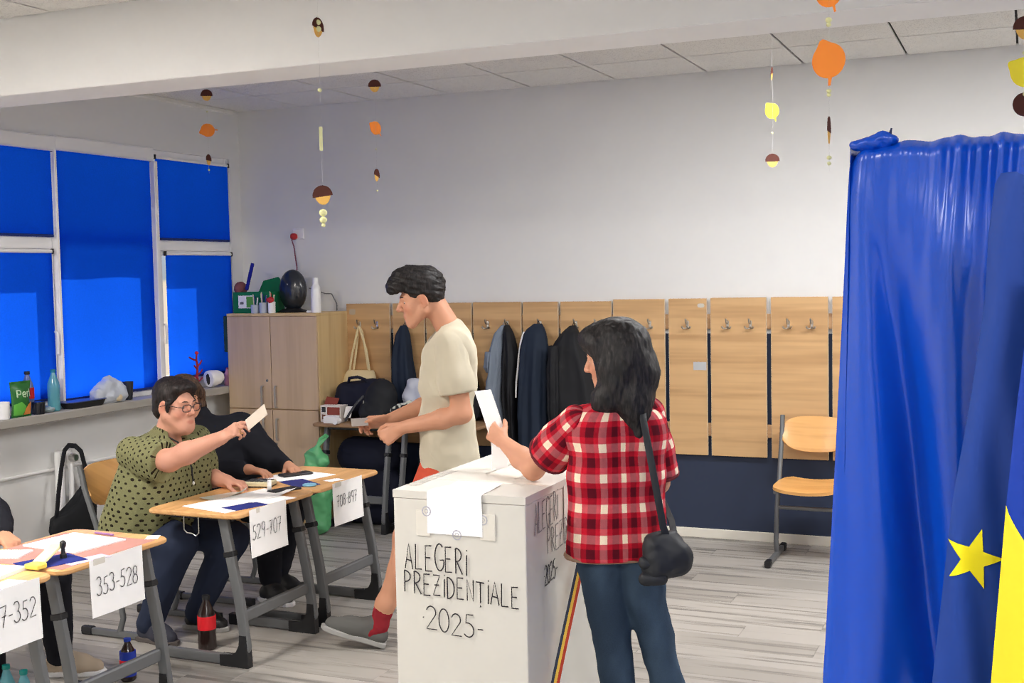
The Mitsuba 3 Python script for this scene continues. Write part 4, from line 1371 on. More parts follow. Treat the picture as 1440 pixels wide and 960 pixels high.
coat("coat", "wide black coat hanging behind the walking man's back", [(1.37, -3.63, -3.585, .05), (1.28, -3.66, -3.54, .12), (1.10, -3.68, -3.47, .12), (.90, -3.69, -3.40, .13), (.80, -3.69, -3.385, .13), (.745, -3.68, -3.38, .13)], JACKB, 23, 5)

# tote bag on the first hook
TOTE = mat("canvas_cream", lin(222, 206, 166), .9, .1)
t = thing("tote_bag", "cream canvas tote bag with long handles hanging on the first panel", "bag")
obj("body", noisy(garment([(1.055, -4.485, -4.27, .03), (1.02, -4.50, -4.25, .07), (.92, -4.52, -4.23, .10), (.80, -4.50, -4.22, .10)], 7.442, 29, .004, 3), .006, 10), TOTE, t, smooth=True)
for dy in (0, -.02):
    obj("handle", tube([(-4.44 + dy, 7.43 + dy, 1.05), (-4.42 + dy, 7.428 + dy, 1.15), (-4.395, 7.425 + dy, 1.30), (-4.385, 7.418, 1.362), (-4.374, 7.418, 1.366), (-4.355, 7.42 + dy, 1.33), (-4.335 - dy, 7.424 + dy, 1.20), (-4.315 - dy, 7.428 + dy, 1.05)], .006, 8, flat=(.0085, .003), up=(0, -1, 0)), TOTE, t, smooth=40)

# ------------------------------------------------------------------ on the desk against the back wall
BAGN = mat("bag_navy", lin(24, 27, 44), .75, .25)
BAGK = mat("bag_charcoal", lin(26, 28, 32), .7, .3)
TZ = .73


def blob(parts, warp, h=.008, n=2):
    b = Body()
    for p in parts:
        b.cone(*p)
    return taubin(b.mesh(h, warp), n)


t = thing("holdall", "dark navy soft holdall at the back of the desk by the cabinet", "bag")
obj("body", blob([((-4.36, 7.235, TZ + .12), (-4.16, 7.24, TZ + .14), .115, .112, .04), ((-4.36, 7.225, TZ + .19), (-4.17, 7.235, TZ + .22), .07, .07, .04)], folds(.02, 9, 201)), BAGN, t, smooth=True)
obj("handle", tube([(-4.35, 7.2, TZ + .24), (-4.32, 7.17, TZ + .29), (-4.25, 7.16, TZ + .30), (-4.2, 7.17, TZ + .285), (-4.18, 7.2, TZ + .25)], .011, 8), BAGN, t, smooth=40)
t = thing("backpack", "black backpack standing at the front of the desk, beside the cardboard box", "backpack")
obj("body", blob([((-4.06, 7.04, TZ + .09), (-4.02, 7.06, TZ + .20), .090, .085, .05), ((-3.98, 7.05, TZ + .09), (-3.99, 7.07, TZ + .21), .090, .080, .05)], folds(.014, 12, 203)), BAGK, t, smooth=True)
obj("front_pocket", blob([((-4.09, 6.985, TZ + .07), (-3.98, 6.99, TZ + .07), .045, .045, .03), ((-4.08, 6.99, TZ + .13), (-3.98, 6.995, TZ + .13), .035, .035, .03)], folds(.008, 18, 204), .006), BAGK, t, smooth=True)
obj("strap", tube([(-4.10, 6.985, TZ + .19), (-4.15, 6.97, TZ + .14), (-4.20, 6.96, TZ + .07), (-4.235, 6.96, TZ + .02)], .01, 8, flat=(.009, .003), up=(0, -1, 0)), DARKP, t, smooth=40)
obj("top_loop", tube([(-4.05, 7.10, TZ + .26), (-4.04, 7.09, TZ + .295), (-4.0, 7.09, TZ + .295), (-3.99, 7.10, TZ + .26)], .007, 8), BAGK, t, smooth=40)
obj("zip_tag", box(-4.092, -4.086, 6.958, 6.962, TZ + .12, TZ + .16, .001), CHROME, t)
MAROON = mat("box_maroon", lin(128, 58, 46), .6)
t = thing("carton_box", "small red and white printed cardboard box beside the cabinet, lid open", "box")
x0, x1, y0, y1 = -4.455, -4.295, 7.0, 7.10
obj("carton", [box(x0, x1, y0, y1, TZ, TZ + .115, .002)], mat("box_white", lin(206, 198, 190), .6), t)
obj("red_panel", box(x0 + .055, x1 - .006, y0 - .001, y0, TZ + .052, TZ + .105), MAROON, t)
obj("picture", [box(x0 + .012, x0 + .042, y0 - .001, y0, TZ + .07, TZ + .105)], DARKP, t)
obj("picture", [box(x0 + .012, x0 + .04, y0 - .001, y0, TZ + .02, TZ + .052)], mat("box_brown", lin(112, 78, 62), .6), t)
obj("flap", frame_to(box(0, .10, 0, .06, 0, .003), (x0 - .01, y1 - .03, TZ + .116), unit((1, 0, -.1)), unit((0, .6, .8))), MAROON, t)
t = thing("paper_box", "small white box with a paper roll in front of the printed cardboard box", "box")
obj("carton", box(-4.40, -4.30, 6.945, 6.995, TZ, TZ + .046, .002), PAPER2, t)
obj("roll_end", frame_to(lathe([(.02, 0), (.021, .002), (.021, .055)], n=18), (-4.275, 6.945, TZ + .022), (1, 0, 0), (0, 0, 1), (0, -1, 0)), PAPER2, t, smooth=40)
solo("paper_sheet", frame_to(box(0, .05, 0, .08, 0, .001), (-4.29, 7.03, TZ + .03), unit((1, .3, 0)), unit((.15, .2, 1))), PAPER, "white paper leaning between the box and the backpack", "paper")
t = solo("plastic_bag", blob([((-3.79, 7.12, TZ + .16), (-3.73, 7.14, TZ + .18), .080, .080, .05), ((-3.80, 7.12, TZ + .26), (-3.72, 7.14, TZ + .26), .045, .045, .05), ((-3.79, 7.12, TZ + .08), (-3.74, 7.14, TZ + .08), .076, .076, .05)], folds(.03, 13, 205), .007), mat("bag_white", lin(180, 184, 196), .4, .4), "pale grey plastic bag on the desk behind the man's forearms", "bag", smooth=True)
solo("scarf", blob([((-3.86, 6.98, TZ + .10), (-3.76, 6.99, TZ + .13), .035, .04, .03), ((-3.80, 6.985, TZ + .07), (-3.72, 7.0, TZ + .08), .04, .04, .03)], folds(.02, 24, 206), .006),
     mat("scarf_print", mikit.proc(lambda p, n, uv: mikit.mix(lin(34, 34, 36), lin(196, 198, 186), mikit.smoothstep(.5, .6, mikit.noise(p.x * 42, p.y * 42, p.z * 42)))), .9), "black and white patterned scarf by the plastic bag", "scarf", smooth=True)
solo("rucksack", blob([((-3.51, 7.08, TZ + .115), (-3.41, 7.08, TZ + .115), .113, .113, .05), ((-3.51, 7.1, TZ + .25), (-3.42, 7.1, TZ + .25), .08, .08, .05)], folds(.016, 11, 207)), BAGK, "black rucksack on the desk behind the walking man", "backpack", smooth=True)
# under the desks
solo("suitcase", blob([((-4.30, 7.2, .28), (-4.08, 7.2, .28), .14, .14, .03), ((-4.30, 7.2, .48), (-4.08, 7.2, .48), .13, .13, .03), ((-4.30, 7.2, .16), (-4.08, 7.2, .16), .15, .15, .03)], folds(.012, 9, 208)), BAGN, "dark bag standing on the floor under the desk by the cabinet", "bag", smooth=True)
solo("suitcase", blob([((-3.66, 7.2, .2), (-3.46, 7.2, .2), .15, .15, .03), ((-3.66, 7.2, .42), (-3.46, 7.2, .42), .14, .14, .03), ((-3.66, 7.2, .17), (-3.46, 7.2, .17), .16, .16, .03)], folds(.012, 9, 209)), BAGK, "black bag standing on the floor under the desk behind the walking man", "bag", smooth=True)
GREENP = mat("bag_green", lin(92, 168, 112), .35, .5)
t = thing("carrier_bag", "green plastic carrier bag tied to the leg of the desk by the cabinet", "bag")
obj("body", blob([((-4.385, 6.80, .40), (-4.345, 6.80, .30), .075, .085, .06), ((-4.40, 6.80, .50), (-4.33, 6.80, .50), .05, .05, .06), ((-4.37, 6.80, .56), (-4.355, 6.80, .60), .03, .016, .03), ((-4.43, 6.80, .525), (-4.36, 6.80, .55), .025, .03, .03), ((-4.36, 6.8, .22), (-4.36, 6.8, .075), .08, .078, .05)], folds(.022, 16, 211), .006), GREENP, t, smooth=True)
obj("handle", tube([(-4.355, 6.80, .60), (-4.35, 6.825, .64), (-4.335, 6.87, .66), (-4.315, 6.86, .65), (-4.325, 6.81, .63), (-4.352, 6.80, .60)], .011, 8, flat=(.013, .004), up=(0, -1, 0)), GREENP, t, smooth=40)

# ------------------------------------------------------------------ on the window sill
SZ, SX = .957, -5.325
MZ = lambda x, y: (x, y, SZ)


def bottle(name, label, c, r, h, body, cap, band=None, liquid=None, group=None, cat_="bottle"):
    t = thing(name, label, cat_, group)
    prof = [(r * .8, 0), (r, .008), (r, h * .22), (r * .94, h * .30), (r, h * .38), (r, h * .58), (r * .9, h * .68), (r * .52, h * .83), (r * .36, h * .90), (r * .36, h * .93)]
    obj("body", lathe(prof, c, 22), body, t, smooth=50)
    obj("cap", lathe([(r * .42, h * .925), (r * .44, h * .93), (r * .44, h * .995), (r * .38, h)], c, 18), cap, t, smooth=40)
    if band:
        z0, z1, m = band
        obj("label", lathe([(r * 1.005, h * z0), (r * 1.02, h * z0 + .001), (r * 1.02, h * z1 - .001), (r * 1.005, h * z1)], c, 22), m, t, smooth=40)
    return t


COLA = mat("cola_dark", lin(34, 22, 20), .12, .6)
CLEARB = mat("clear_bottle", lin(120, 140, 176), .12, .6, spec_trans=.55)
TEALB = mat("teal_bottle", lin(104, 182, 196), .15, .6, spec_trans=.35)
TEALC = mat("teal_cap", lin(14, 128, 122), .35, .5)
LABR = mat("label_red", lin(206, 30, 40), .4, .4)
bottle("cola_bottle", "half empty cola bottle with a red label and black cap on the window sill", (SX - .04, 5.29, SZ), .036, .25, CLEARB, BLACKP, (.36, .62, LABR))
bottle("water_bottle", "slim teal plastic bottle on the sill beside the left mullion", (SX, 5.452, SZ), .036, .25, TEALB, mat("teal_dark", lin(20, 110, 140), .4), None)
CHIPG = mat("packet_green", lin(36, 104, 44), .35, .5)
t = thing("snack_bag", "green snack packet with pale lettering standing on the left end of the sill", "packet")


def pk_y(u, v):
    return 5.16 + (u - .5) * (.148 - .012 * math.sin(v * math.pi))


def pk(side):
    P = np.zeros((15, 15, 3))
    for i, u in enumerate(np.linspace(0, 1, 15)):
        for j, v in enumerate(np.linspace(0, 1, 15)):
            bul = .028 * math.sin(math.pi * u) ** .7 * math.sin(math.pi * min(1, max(0, (v - .02) / .9))) ** .6
            P[i, j] = (SX + .035 + side * bul + .003 * math.sin(9 * u + 5 * v), pk_y(u, v), SZ + v * .205)
    return P


F_, B_ = pk(1), pk(-1)
m_ = sheet(F_, .002)
obj("body", cat([m_, sheet(B_, .002)]), CHIPG, t, smooth=True)
r_ = lambda y, z: (SX + .035 + .0275 * max(0, math.sin(math.pi * min(1, max(0, (y - 5.088) / .145)))) ** .7 * max(0, math.sin(math.pi * min(1, max(0, ((z - SZ) / .205 - .02) / .9)))) ** .6 + .004)


def wrap(m, amp=.0015):
    v = np.array(m.vertices)
    v[:, 0] = [r_(y, z) + amp for y, z in zip(v[:, 1], v[:, 2])]
    return tm(v, m.faces)


def patch(pts):
    sv, sf = trimesh.creation.triangulate_polygon(Polygon(pts), engine="earcut")
    mm = trimesh.Trimesh(np.c_[np.zeros(len(sv)), sv], sf, process=False)
    for _ in range(3):
        mm = mm.subdivide()
    return wrap(mm)


tmesh = meshkit.text_mesh("Perl", .042, .001, True)
tmesh = frame_to(tmesh, (SX + .06, 5.108, SZ + .115), (0, 1, 0), (0, 0, 1))
for _ in range(1):
    tmesh = trimesh.Trimesh(tmesh.vertices, tmesh.faces, process=False).subdivide()
obj("lettering", wrap(tmesh, .001), mat("packet_pale", lin(176, 206, 168), .5), t, kind="stuff")
obj("print_green", patch([(5.096, SZ + .012), (5.16, SZ + .012), (5.175, SZ + .06), (5.14, SZ + .09), (5.096, SZ + .075)]), mat("packet_lime", lin(96, 178, 70), .5), t, label="bright green print")
obj("print_orange", patch([(5.165, SZ + .012), (5.222, SZ + .012), (5.224, SZ + .088), (5.19, SZ + .07), (5.17, SZ + .045)]), mat("packet_orange", lin(222, 140, 70), .5), t, label="orange print")
solo("cup", lathe([(.030, 0), (.034, .003), (.037, .098), (.035, .098), (.031, .006)], (SX + .03, 5.035, SZ), 22), WHITEP, "white plastic cup at the left end of the sill, beside the green packet", "cup", smooth=40)
solo("cup", lathe([(.03, 0), (.034, .004), (.037, .066), (.033, .072), (.02, .074)], (SX + .03, 5.30, SZ), 22), mat("smoked_plastic", lin(22, 26, 34), .2, .6), "small dark round cup in front of the cola bottle", "cup", smooth=40)
solo("wrapper", noisy(ell((SX + .02, 5.385, SZ + .018), (.035, .04, .018), 3), .012, 30), mat("wrapper_clear", lin(150, 170, 176), .2, .6), "crumpled transparent wrapper between the dark cup and the teal bottle", "wrapper", smooth=True)
t = thing("tray", "shallow black plastic tray on the sill left of the white plastic bag", "tray")
ol = affinity.translate(rrect(.12, .33, .05), SX, 5.69)
c_ = np.array([SX, 5.69])
ex = np.array(ol.exterior.coords)[:-1]
obj("tray_body", loft([np.c_[c_ + (ex - c_) * k_, np.full(len(ex), SZ + z_)] for k_, z_ in ((.82, 0), (.86, .003), (.98, .034), (1.02, .038), (1.0, .042), (.95, .036), (.84, .008))]), BLACKP, t, smooth=40)
obj("rim", loft([np.c_[c_ + (ex - c_) * k_, np.full(len(ex), SZ + z_)] for k_, z_ in ((1.0, .036), (1.03, .038), (1.03, .042), (1.0, .043))]), mat("tray_rim", lin(70, 84, 130), .25, .6), t, smooth=40)
PBAG = mat("bag_clear", lin(190, 196, 206), .3, .5)
t = thing("carrier_bag", "crumpled whitish plastic bag on the sill under the middle blind", "bag")
obj("body", blob([((SX, 5.82, SZ + .05), (SX, 5.99, SZ + .05), .055, .06, .04), ((SX, 5.88, SZ + .10), (SX, 5.95, SZ + .115), .05, .045, .04), ((SX - .01, 5.90, SZ + .145), (SX, 5.92, SZ + .165), .03, .015, .03), ((SX, 6.0, SZ + .06), (SX, 6.05, SZ + .04), .03, .03, .03)], folds(.03, 18, 221), .005), PBAG, t, smooth=True)
obj("contents", ell((SX + .05, 5.945, SZ + .035), (.022, .03, .028), 3), mat("bread", lin(206, 190, 160), .8), t, smooth=True, label="pale round thing inside the bag")
solo("cup", lathe([(.026, 0), (.028, .003), (.036, .115), (.034, .115), (.027, .006)], (SX - .02, 6.115, SZ), 22), DARKP, "tall dark paper cup on the sill right of the plastic bag", "cup", smooth=40)
CORAL = mat("coral_red", lin(150, 34, 52), .5)
t = thing("red_branch", "dark red coral-like branch standing on the sill by the cabinet", "ornament")
c = A_((SX, 6.80, SZ))
obj("stem", tube([c, c + (0, .006, .05), c + (.0, -.004, .10), c + (0, .004, .16), c + (0, -.006, .21), c + (0, .0, .25)], [.008, .008, .008, .008, .007, .006], 8), CORAL, t, smooth=40)
for z, dy, dz in ((.10, .055, .035), (.075, -.03, .02), (.16, .05, .04), (.20, -.085, .03), (.14, -.035, .03), (.05, .05, .03)):
    obj("twig", tube([c + (0, 0, z), c + (.004, dy * .6, z + dz * .5), c + (.002, dy, z + dz)], [.006, .006, .005], 7), CORAL, t, smooth=40)
obj("tip", ell(c + (0, 0, .255), (.012, .014, .012), 2), LABR, t, smooth=True)
obj("stand", lathe([(.028, 0), (.03, .004), (.02, .012)], c, 18), DARKP, t, smooth=40)
t = thing("jug", "white plastic jug with a dark opening lying on the sill next to the red branch", "jug")
jo, jx = A_((SX + .01, 6.905, SZ + .062)), unit((.25, 1, .10))
jz = unit(np.cross(jx, np.cross((0, 0, 1), jx)))
pr = [(.052, 0), (.058, .004), (.06, .03), (.052, .085), (.036, .115), (.03, .12)]
obj("body", frame_to(lathe(pr, (0, 0, 0), 24), jo, np.cross(jz, jx), jz, jx), WHITEP, t, smooth=40)
obj("opening", frame_to(ell((0, 0, -.001), (.020, .040, .003), 3), jo, np.cross(jz, jx), jz, jx), BLACKP, t, smooth=True)
bottle("pink_bottle", "small pink bottle at the far end of the sill beside the cabinet", (SX + .03, 7.10, SZ), .022, .13, mat("pink_plastic", lin(216, 150, 176), .35), mat("purple_cap", lin(110, 44, 84), .4))
solo("cloth", noisy(box(-5.29, -5.2505, 7.06, 7.10, 1.20, 1.46, .008), .003, 14), mat("dark_green_cloth", lin(34, 62, 60), .9), "dark green cloth hanging on the side of the cabinet by the window", "cloth", smooth=False)

# bag on the radiator valve under the sill
t = thing("radiator_valve", "white radiator pipe with a thermostat valve under the sill", "radiator valve")
obj("pipe", tube([(XL + .06, 5.60, .0), (XL + .06, 5.60, .66), (XL + .05, 5.60, .69), (XL, 5.60, .70)], .018, 12), PVC, t, smooth=40)
obj("pipe", tube([(XL + .05, 5.52, .0), (XL + .05, 5.52, .70)], .028, 12), PVC, t, smooth=40)
obj("valve", frame_to(lathe([(.018, 0), (.026, .005), (.026, .03), (.02, .045)], n=16), (XL + .065, 5.60, .655), (0, 1, 0), (0, 0, 1), (1, 0, 0)), CHROME, t, smooth=40)
t = thing("sling_bag", "black sling bag hanging by its strap on the radiator valve under the sill", "bag")
bx = XL + .115
obj("body", noisy(loft([np.c_[np.full(28, 0) + bx + d_ * np.cos(q_), yc + w_ * np.sin(q_), np.full(28, z_) + .10 * (np.sin(q_)) * sl] for z_, yc, w_, d_, sl, q_ in
    [(z, y, w, d, s_, np.linspace(0, 2 * np.pi, 28, endpoint=False)) for z, y, w, d, s_ in ((.14, 5.54, .10, .03, 0), (.16, 5.54, .16, .05, 0), (.25, 5.545, .19, .065, 0), (.34, 5.555, .185, .06, .25), (.40, 5.58, .145, .045, .7), (.44, 5.61, .10, .03, .9), (.47, 5.64, .05, .02, .9))]]), .01, 10), BAGK, t, smooth=True)
obj("strap", tube([(bx, 5.69, .50), (bx, 5.655, .62), (bx, 5.635, .69), (bx - .02, 5.61, .725), (bx - .025, 5.56, .735), (bx - .02, 5.52, .71), (bx, 5.47, .62), (bx, 5.44, .48), (bx, 5.42, .36), (bx, 5.40, .28)], .012, 8, flat=(.016, .005), up=(1, 0, 0)), BAGK, t, smooth=40)

# ------------------------------------------------------------------ bottles on the floor
bottle("cola_bottle", "large full cola bottle with a red label on the floor under the 529-707 desk", (-3.508, 4.486, 0), .042, .255, COLA, BLACKP, (.38, .63, LABR))
LABB = mat("label_blue", lin(28, 52, 150), .4)
t = bottle("soda_bottle", "small soda bottle with blue label and blue cap under the 353-528 desk", (-3.56, 4.01, 0), .034, .185, COLA, mat("cap_blue", lin(30, 60, 160), .4), (.12, .70, LABB))
lr = lathe([(.0349, .075), (.0356, .076), (.0356, .093), (.0349, .094)], (-3.56, 4.01, 0), 22)
obj("label_stripe", lr, LABR, t, smooth=40)
obj("label_stripe", lathe([(.0349, .055), (.0356, .056), (.0356, .073), (.0349, .074)], (-3.56, 4.01, 0), 22), PAPER2, t, smooth=40)
tx = meshkit.text_mesh("PEPSI", .014, .0005, True)
v_ = np.array(tx.vertices)
ang = (v_[:, 0] - v_[:, 0].mean()) / .0362 - math.radians(48)
tx = tm(np.c_[-3.56 + np.cos(ang) * .0362, 4.01 + np.sin(ang) * .0362, .0575 + v_[:, 1]], tx.faces)
obj("lettering", tx, LABB, t, kind="stuff")
for (x, y), lab in (((-3.545, 3.415), "right one of two teal-capped water bottles on the floor, lower left corner"), ((-3.66, 3.44), "left one of two teal-capped water bottles on the floor, lower left corner")):
    bottle("water_bottle", lab, (x, y, 0), .034, .235, TEALB, TEALC, (.36, .6, PAPER2))

# ------------------------------------------------------------------ paper mobiles on strings
CAPB = mat("card_brown", lin(82, 50, 44), .85, .1)
NUT = mat("card_ochre", lin(222, 176, 96), .85, .1)
LEAFO = mat("card_orange", lin(240, 140, 62), .85, .1)
LEAFY = mat("card_yellow", lin(242, 226, 66), .85, .1)
BEAD = mat("card_cream", lin(222, 222, 168), .7, .2)
STRING = mat("string", lin(200, 200, 200), .5)


def ori(yaw, roll=0):
    a = math.radians(yaw)
    x = np.array([math.cos(a), math.sin(a), 0])
    r = math.radians(roll)
    return x * math.cos(r) + np.array([0, 0, math.sin(r)]), -x * math.sin(r) + np.array([0, 0, math.cos(r)])


def mobile(x, y, items, label, top=ZC):
    t = thing("paper_mobile", label, "mobile", "paper acorn and leaf mobiles")
    zl = min(i[1] for i in items) - .02
    obj("thread", tube([(x, y, top), (x + .002, y, (top + zl) / 2), (x, y, zl)], .0004, 5), STRING, t)
    for it in items:
        kind, z, yaw, roll, s = it[:5]
        ex_, ez_ = ori(yaw, roll)
        o = np.array([x, y, z]) - np.cross(ex_, ez_) * .0008
        if kind == "acorn":
            half = [(.036 * math.cos(q), .036 * math.sin(q)) for q in np.linspace(0, math.pi, 17)]
            nutp = [(.028, 0)] + [(.028 * math.cos(q), -.034 * abs(math.sin(q)) ** 1.2) for q in np.linspace(0, math.pi, 15)][1:-1] + [(-.028, 0)]
            k = obj("acorn", prism(Polygon([(a * s, b_ * s) for a, b_ in nutp]).buffer(0), .0014, o, ex_, ez_), NUT, t)
            obj("acorn_cap", prism([(a * s, b_ * s) for a, b_ in half] + [(-.036 * s, -.004 * s), (.036 * s, -.004 * s)], .0022, o - np.cross(ex_, ez_) * -.0 , ex_, ez_), CAPB, k)
        elif kind in ("leaf_orange", "leaf_yellow"):
            q = np.linspace(0, 2 * np.pi, 40, endpoint=False)
            r = .036 * (1 + .30 * np.exp(-((q - 2.25) / .28) ** 2))
            pts_ = [(a, b_) for a, b_ in zip(r * np.cos(q) * s, r * 1.1 * np.sin(q) * s)]
            k = obj("leaf", prism(pts_, .0014, o, ex_, ez_), LEAFO if kind.endswith("orange") else LEAFY, t)
            obj("leaf_stalk", prism([(.010 * s, -.036 * s), (.016 * s, -.054 * s), (.021 * s, -.052 * s), (.018 * s, -.034 * s)], .0014, o, ex_, ez_), LEAFO if kind.endswith("orange") else LEAFY, k)
        elif kind == "bead":
            obj("bead", ell((x, y, z), np.array((.009, .009, .008)) * s, 2), BEAD, t, smooth=True)
        elif kind == "strip":
            obj("paper_strip", prism(rrect(.016, .09, .003), .001, o, ex_, ez_), BEAD, t)
        elif kind == "spring":
            obj("paper_spring", tube([(x + .014 * math.cos(q), y + .014 * math.sin(q), z + .03 - .0042 * q) for q in np.linspace(0, 14, 40)], .004, 6, flat=(.006, .0012), up=(0, 0, 1)), BEAD, t, smooth=40)
    return t


mobile(-4.56, 6.0, [("acorn", 2.833, 30, 0, 1.0), ("bead", 2.735, 0, 0, .6), ("leaf_orange", 2.624, 20, 70, 1.1), ("acorn", 2.445, 100, 0, .95), ("bead", 2.385, 0, 0, .7)], "paper mobile of two acorns and an orange leaf in front of the window corner")
mobile(-2.445, 3.9, [("acorn", 2.655, 88, -10, 1.05), ("bead", 2.675, 0, 0, 1.3), ("bead", 2.65, 0, 0, 1.4), ("bead", 2.423, 0, 0, .9), ("strip", 2.242, 75, 0, 1), ("acorn", 2.03, 25, 8, 1.05), ("bead", 1.965, 0, 0, 1.7), ("bead", 1.938, 0, 0, 1.6), ("bead", 1.918, 0, 0, .9)], "longest paper mobile, with an acorn in front of the beam and a big acorn lowest")
mobile(-3.342, 5.9, [("acorn", 2.779, 25, 0, 1.0), ("leaf_orange", 2.547, 60, 20, .95), ("bead", 2.43, 0, 0, .5), ("acorn", 2.285, 95, -12, 1.0), ("bead", 2.20, 0, 0, .6)], "paper mobile with two acorns and an orange leaf left of the room's middle")
mobile(-1.14, 5.9, [("acorn", 2.665, 110, 0, .9), ("leaf_yellow", 2.486, 20, 0, .95), ("bead", 2.38, 0, 0, .6), ("acorn", 2.246, 15, 0, .95)], "paper mobile with a yellow leaf above an acorn, against the white wall")
mobile(-.472, 3.2, [("leaf_orange", 2.425, 10, 0, .9), ("bead", 2.357, 0, 0, .9), ("bead", 2.345, 0, 0, .7), ("leaf_orange", 2.254, 10, -18, 1.15), ("bead", 2.176, 0, 0, .7), ("bead", 2.166, 0, 0, .6), ("acorn", 2.075, 92, 0, 1.0), ("bead", 2.005, 0, 0, .7), ("bead", 1.99, 0, 0, .6)], "paper mobile with a large orange leaf hanging left of the booth")
mobile(-.008, 4.0, [("acorn", 2.434, 20, 0, 1.0), ("bead", 2.36, 0, 0, .8), ("leaf_yellow", 2.302, 5, 20, 1.15), ("bead", 2.235, 0, 0, .8), ("acorn", 2.205, 20, 95, 1.0)], "paper mobile with a yellow leaf at the right edge of the picture, above the booth")

# ------------------------------------------------------------------ people



def strands(amp, fr, ax, seed):
    return folds(amp, fr, seed, ax)


def f_hair(a, c):
    return mikit.proc(lambda p, n, uv: mikit.mix(a, c, mikit.smoothstep(.35, .8, mikit.fbm(p.x * 190, p.y * 190, p.z * 28, 3))))


HAIRB = mat("hair_black", f_hair(lin(12, 10, 11), lin(40, 34, 34)), .55, .35)
HAIRD = mat("hair_dark", f_hair(lin(16, 11, 11), lin(44, 34, 33)), .55, .35)
HAIRBR = mat("hair_brown", f_hair(lin(50, 36, 28), lin(104, 78, 60)), .55, .35)
BASE = A_(lin(196, 142, 114))


# ---- the walking man -------------------------------------------------------
_c, _s = math.cos(math.radians(26.8)) * 1.03, math.sin(math.radians(26.8)) * 1.03
_R = A_([[_c, -_s, 0], [_s, _c, 0], [0, 0, 1.02]])
_o = A_((-2.76, 4.78, 0))
XF = (_R, _o - _R @ _o)
man = thing("person", "walking man in a beige T-shirt with dark hair, holding a card", "person")
H = Head((-2.535, 4.85, 1.578), (-.97, -.10, -.20), g=.98)
b = Body()
H.add(b)
b.cone((-2.47, 4.85, 1.55), (-2.395, 4.85, 1.41), .053, .058, .03)
b.cone((-2.42, 4.85, 1.30), (-2.43, 4.85, 1.05), .09, .095, .04)
b.cone((-2.43, 4.85, 1.05), (-2.425, 4.85, .93), .095, .11, .04)
b.cone((-2.39, 4.70, 1.36), (-2.40, 5.0, 1.36), .045, .045, .04)
lw, rw = A_((-2.640, 4.745, 1.005)), A_((-2.70, 4.915, 1.022))
b.chain([(-2.405, 4.675, 1.365), (-2.385, 4.655, 1.21), (-2.365, 4.65, 1.075)], [.048, .048, .042], .02)
b.chain([(-2.365, 4.65, 1.075), (-2.45, 4.665, 1.052), lw], [.043, .043, .028], .02)
b.chain([(-2.415, 5.025, 1.365), (-2.43, 5.045, 1.21), (-2.455, 5.05, 1.09)], [.048, .048, .042], .02)
b.chain([(-2.455, 5.05, 1.09), (-2.54, 5.01, 1.07), rw], [.043, .042, .028], .02)
hand(b, lw, (-.80, .18, -.52), (.20, .90, -.1), (-.45, .1, .88), (.85, .95, .98, 1.0), (.25, .55, .5), k=1.02)
hand(b, rw, (-.96, -.22, -.10), (-.12, -.75, -.65), (-.1, -.45, .86), (.30, .42, .6, .7), (.1, .35, .1), k=1.02)
lk, la = A_((-2.625, 4.775, .505)), A_((-2.758, 4.78, .10))
rk, ra_ = A_((-2.34, 4.93, .48)), A_((-2.06, 4.93, .155))
b.chain([(-2.43, 4.775, .92), (-2.53, 4.775, .70), lk], [.075, .07, .056], .03)
b.chain([lk, lk * .62 + la * .38 + A_((.02, 0, 0)), lk * .25 + la * .75, la], [.055, .053, .042, .037], .03)
b.chain([(-2.42, 4.925, .92), (-2.38, 4.93, .70), rk], [.075, .07, .056], .03)
b.chain([rk, rk * .6 + ra_ * .4, rk * .2 + ra_ * .8, ra_], [.055, .053, .042, .037], .03)
b.cone(la, la + A_((-.05, 0, -.01)), .036, .034, .02).cone(ra_, ra_ + A_((-.03, 0, -.07)), .036, .034, .02)
skin_obj("body", b, H, BASE, man)
H.face_parts(man, IRISB, HAIRB)
P = H.P
h = Body()
h.ell(P(0, -.016, .066), A_((.089, .110, .088)), H.A, .03)
h.ell(P(0, .045, .108), A_((.078, .075, .058)), H.A, .03)
h.ell(P(0, .100, .082), A_((.066, .044, .042)), H.A, .02)
h.ell(P(0, -.055, .01), A_((.070, .052, .06)), H.A, .03)
h.ell(P(0, .088, .005), (.085, .062, .052), H.A, .015, True)
h.ell(P(0, .05, -.05), (.10, .062, .07), H.A, .015, True)
for s in (-1, 1):
    h.ell(P(s * .085, .012, -.018), (.03, .024, .04), H.A, .01, True)
h.cut(P(0, -.06, -.042), -H.u + H.f * .3, .01)
obj("hair", h.mesh(.0045, strands(.012, 75, H.u * .5 + H.f, 3)), HAIRB, man, smooth=True)

SHIRT = mat("tshirt_beige", lin(188, 180, 160), .85, .15, sheen=.2)
s = Body()
s.cone((-2.415, 4.79, 1.30), (-2.415, 4.91, 1.30), .128, .128, .05)
s.cone((-2.425, 4.78, 1.18), (-2.425, 4.92, 1.18), .128, .128, .05)
s.cone((-2.43, 4.79, 1.02), (-2.43, 4.91, 1.02), .128, .128, .05)
s.cone((-2.425, 4.79, .88), (-2.425, 4.91, .88), .134, .134, .05)
s.cone((-2.415, 4.79, .76), (-2.415, 4.91, .76), .138, .138, .05)
s.chain([(-2.385, 4.70, 1.382), (-2.39, 5.0, 1.382)], [.066, .066], .06)
s.cone((-2.40, 4.85, 1.40), (-2.392, 4.85, 1.425), .085, .068, .03)
s.ell(P(0, .0, -.0) + A_((.06, 0, -.155)), (.068, .062, .05), None, .008, True)
s.cut((-2.4, 4.85, .722), (0.05, 0, -1))
sm_ = s.mesh(.0065, folds(.013, 15, 5, (0, .3, .2)))
obj("shirt", taubin(sm_, 3), SHIRT, man, smooth=True)
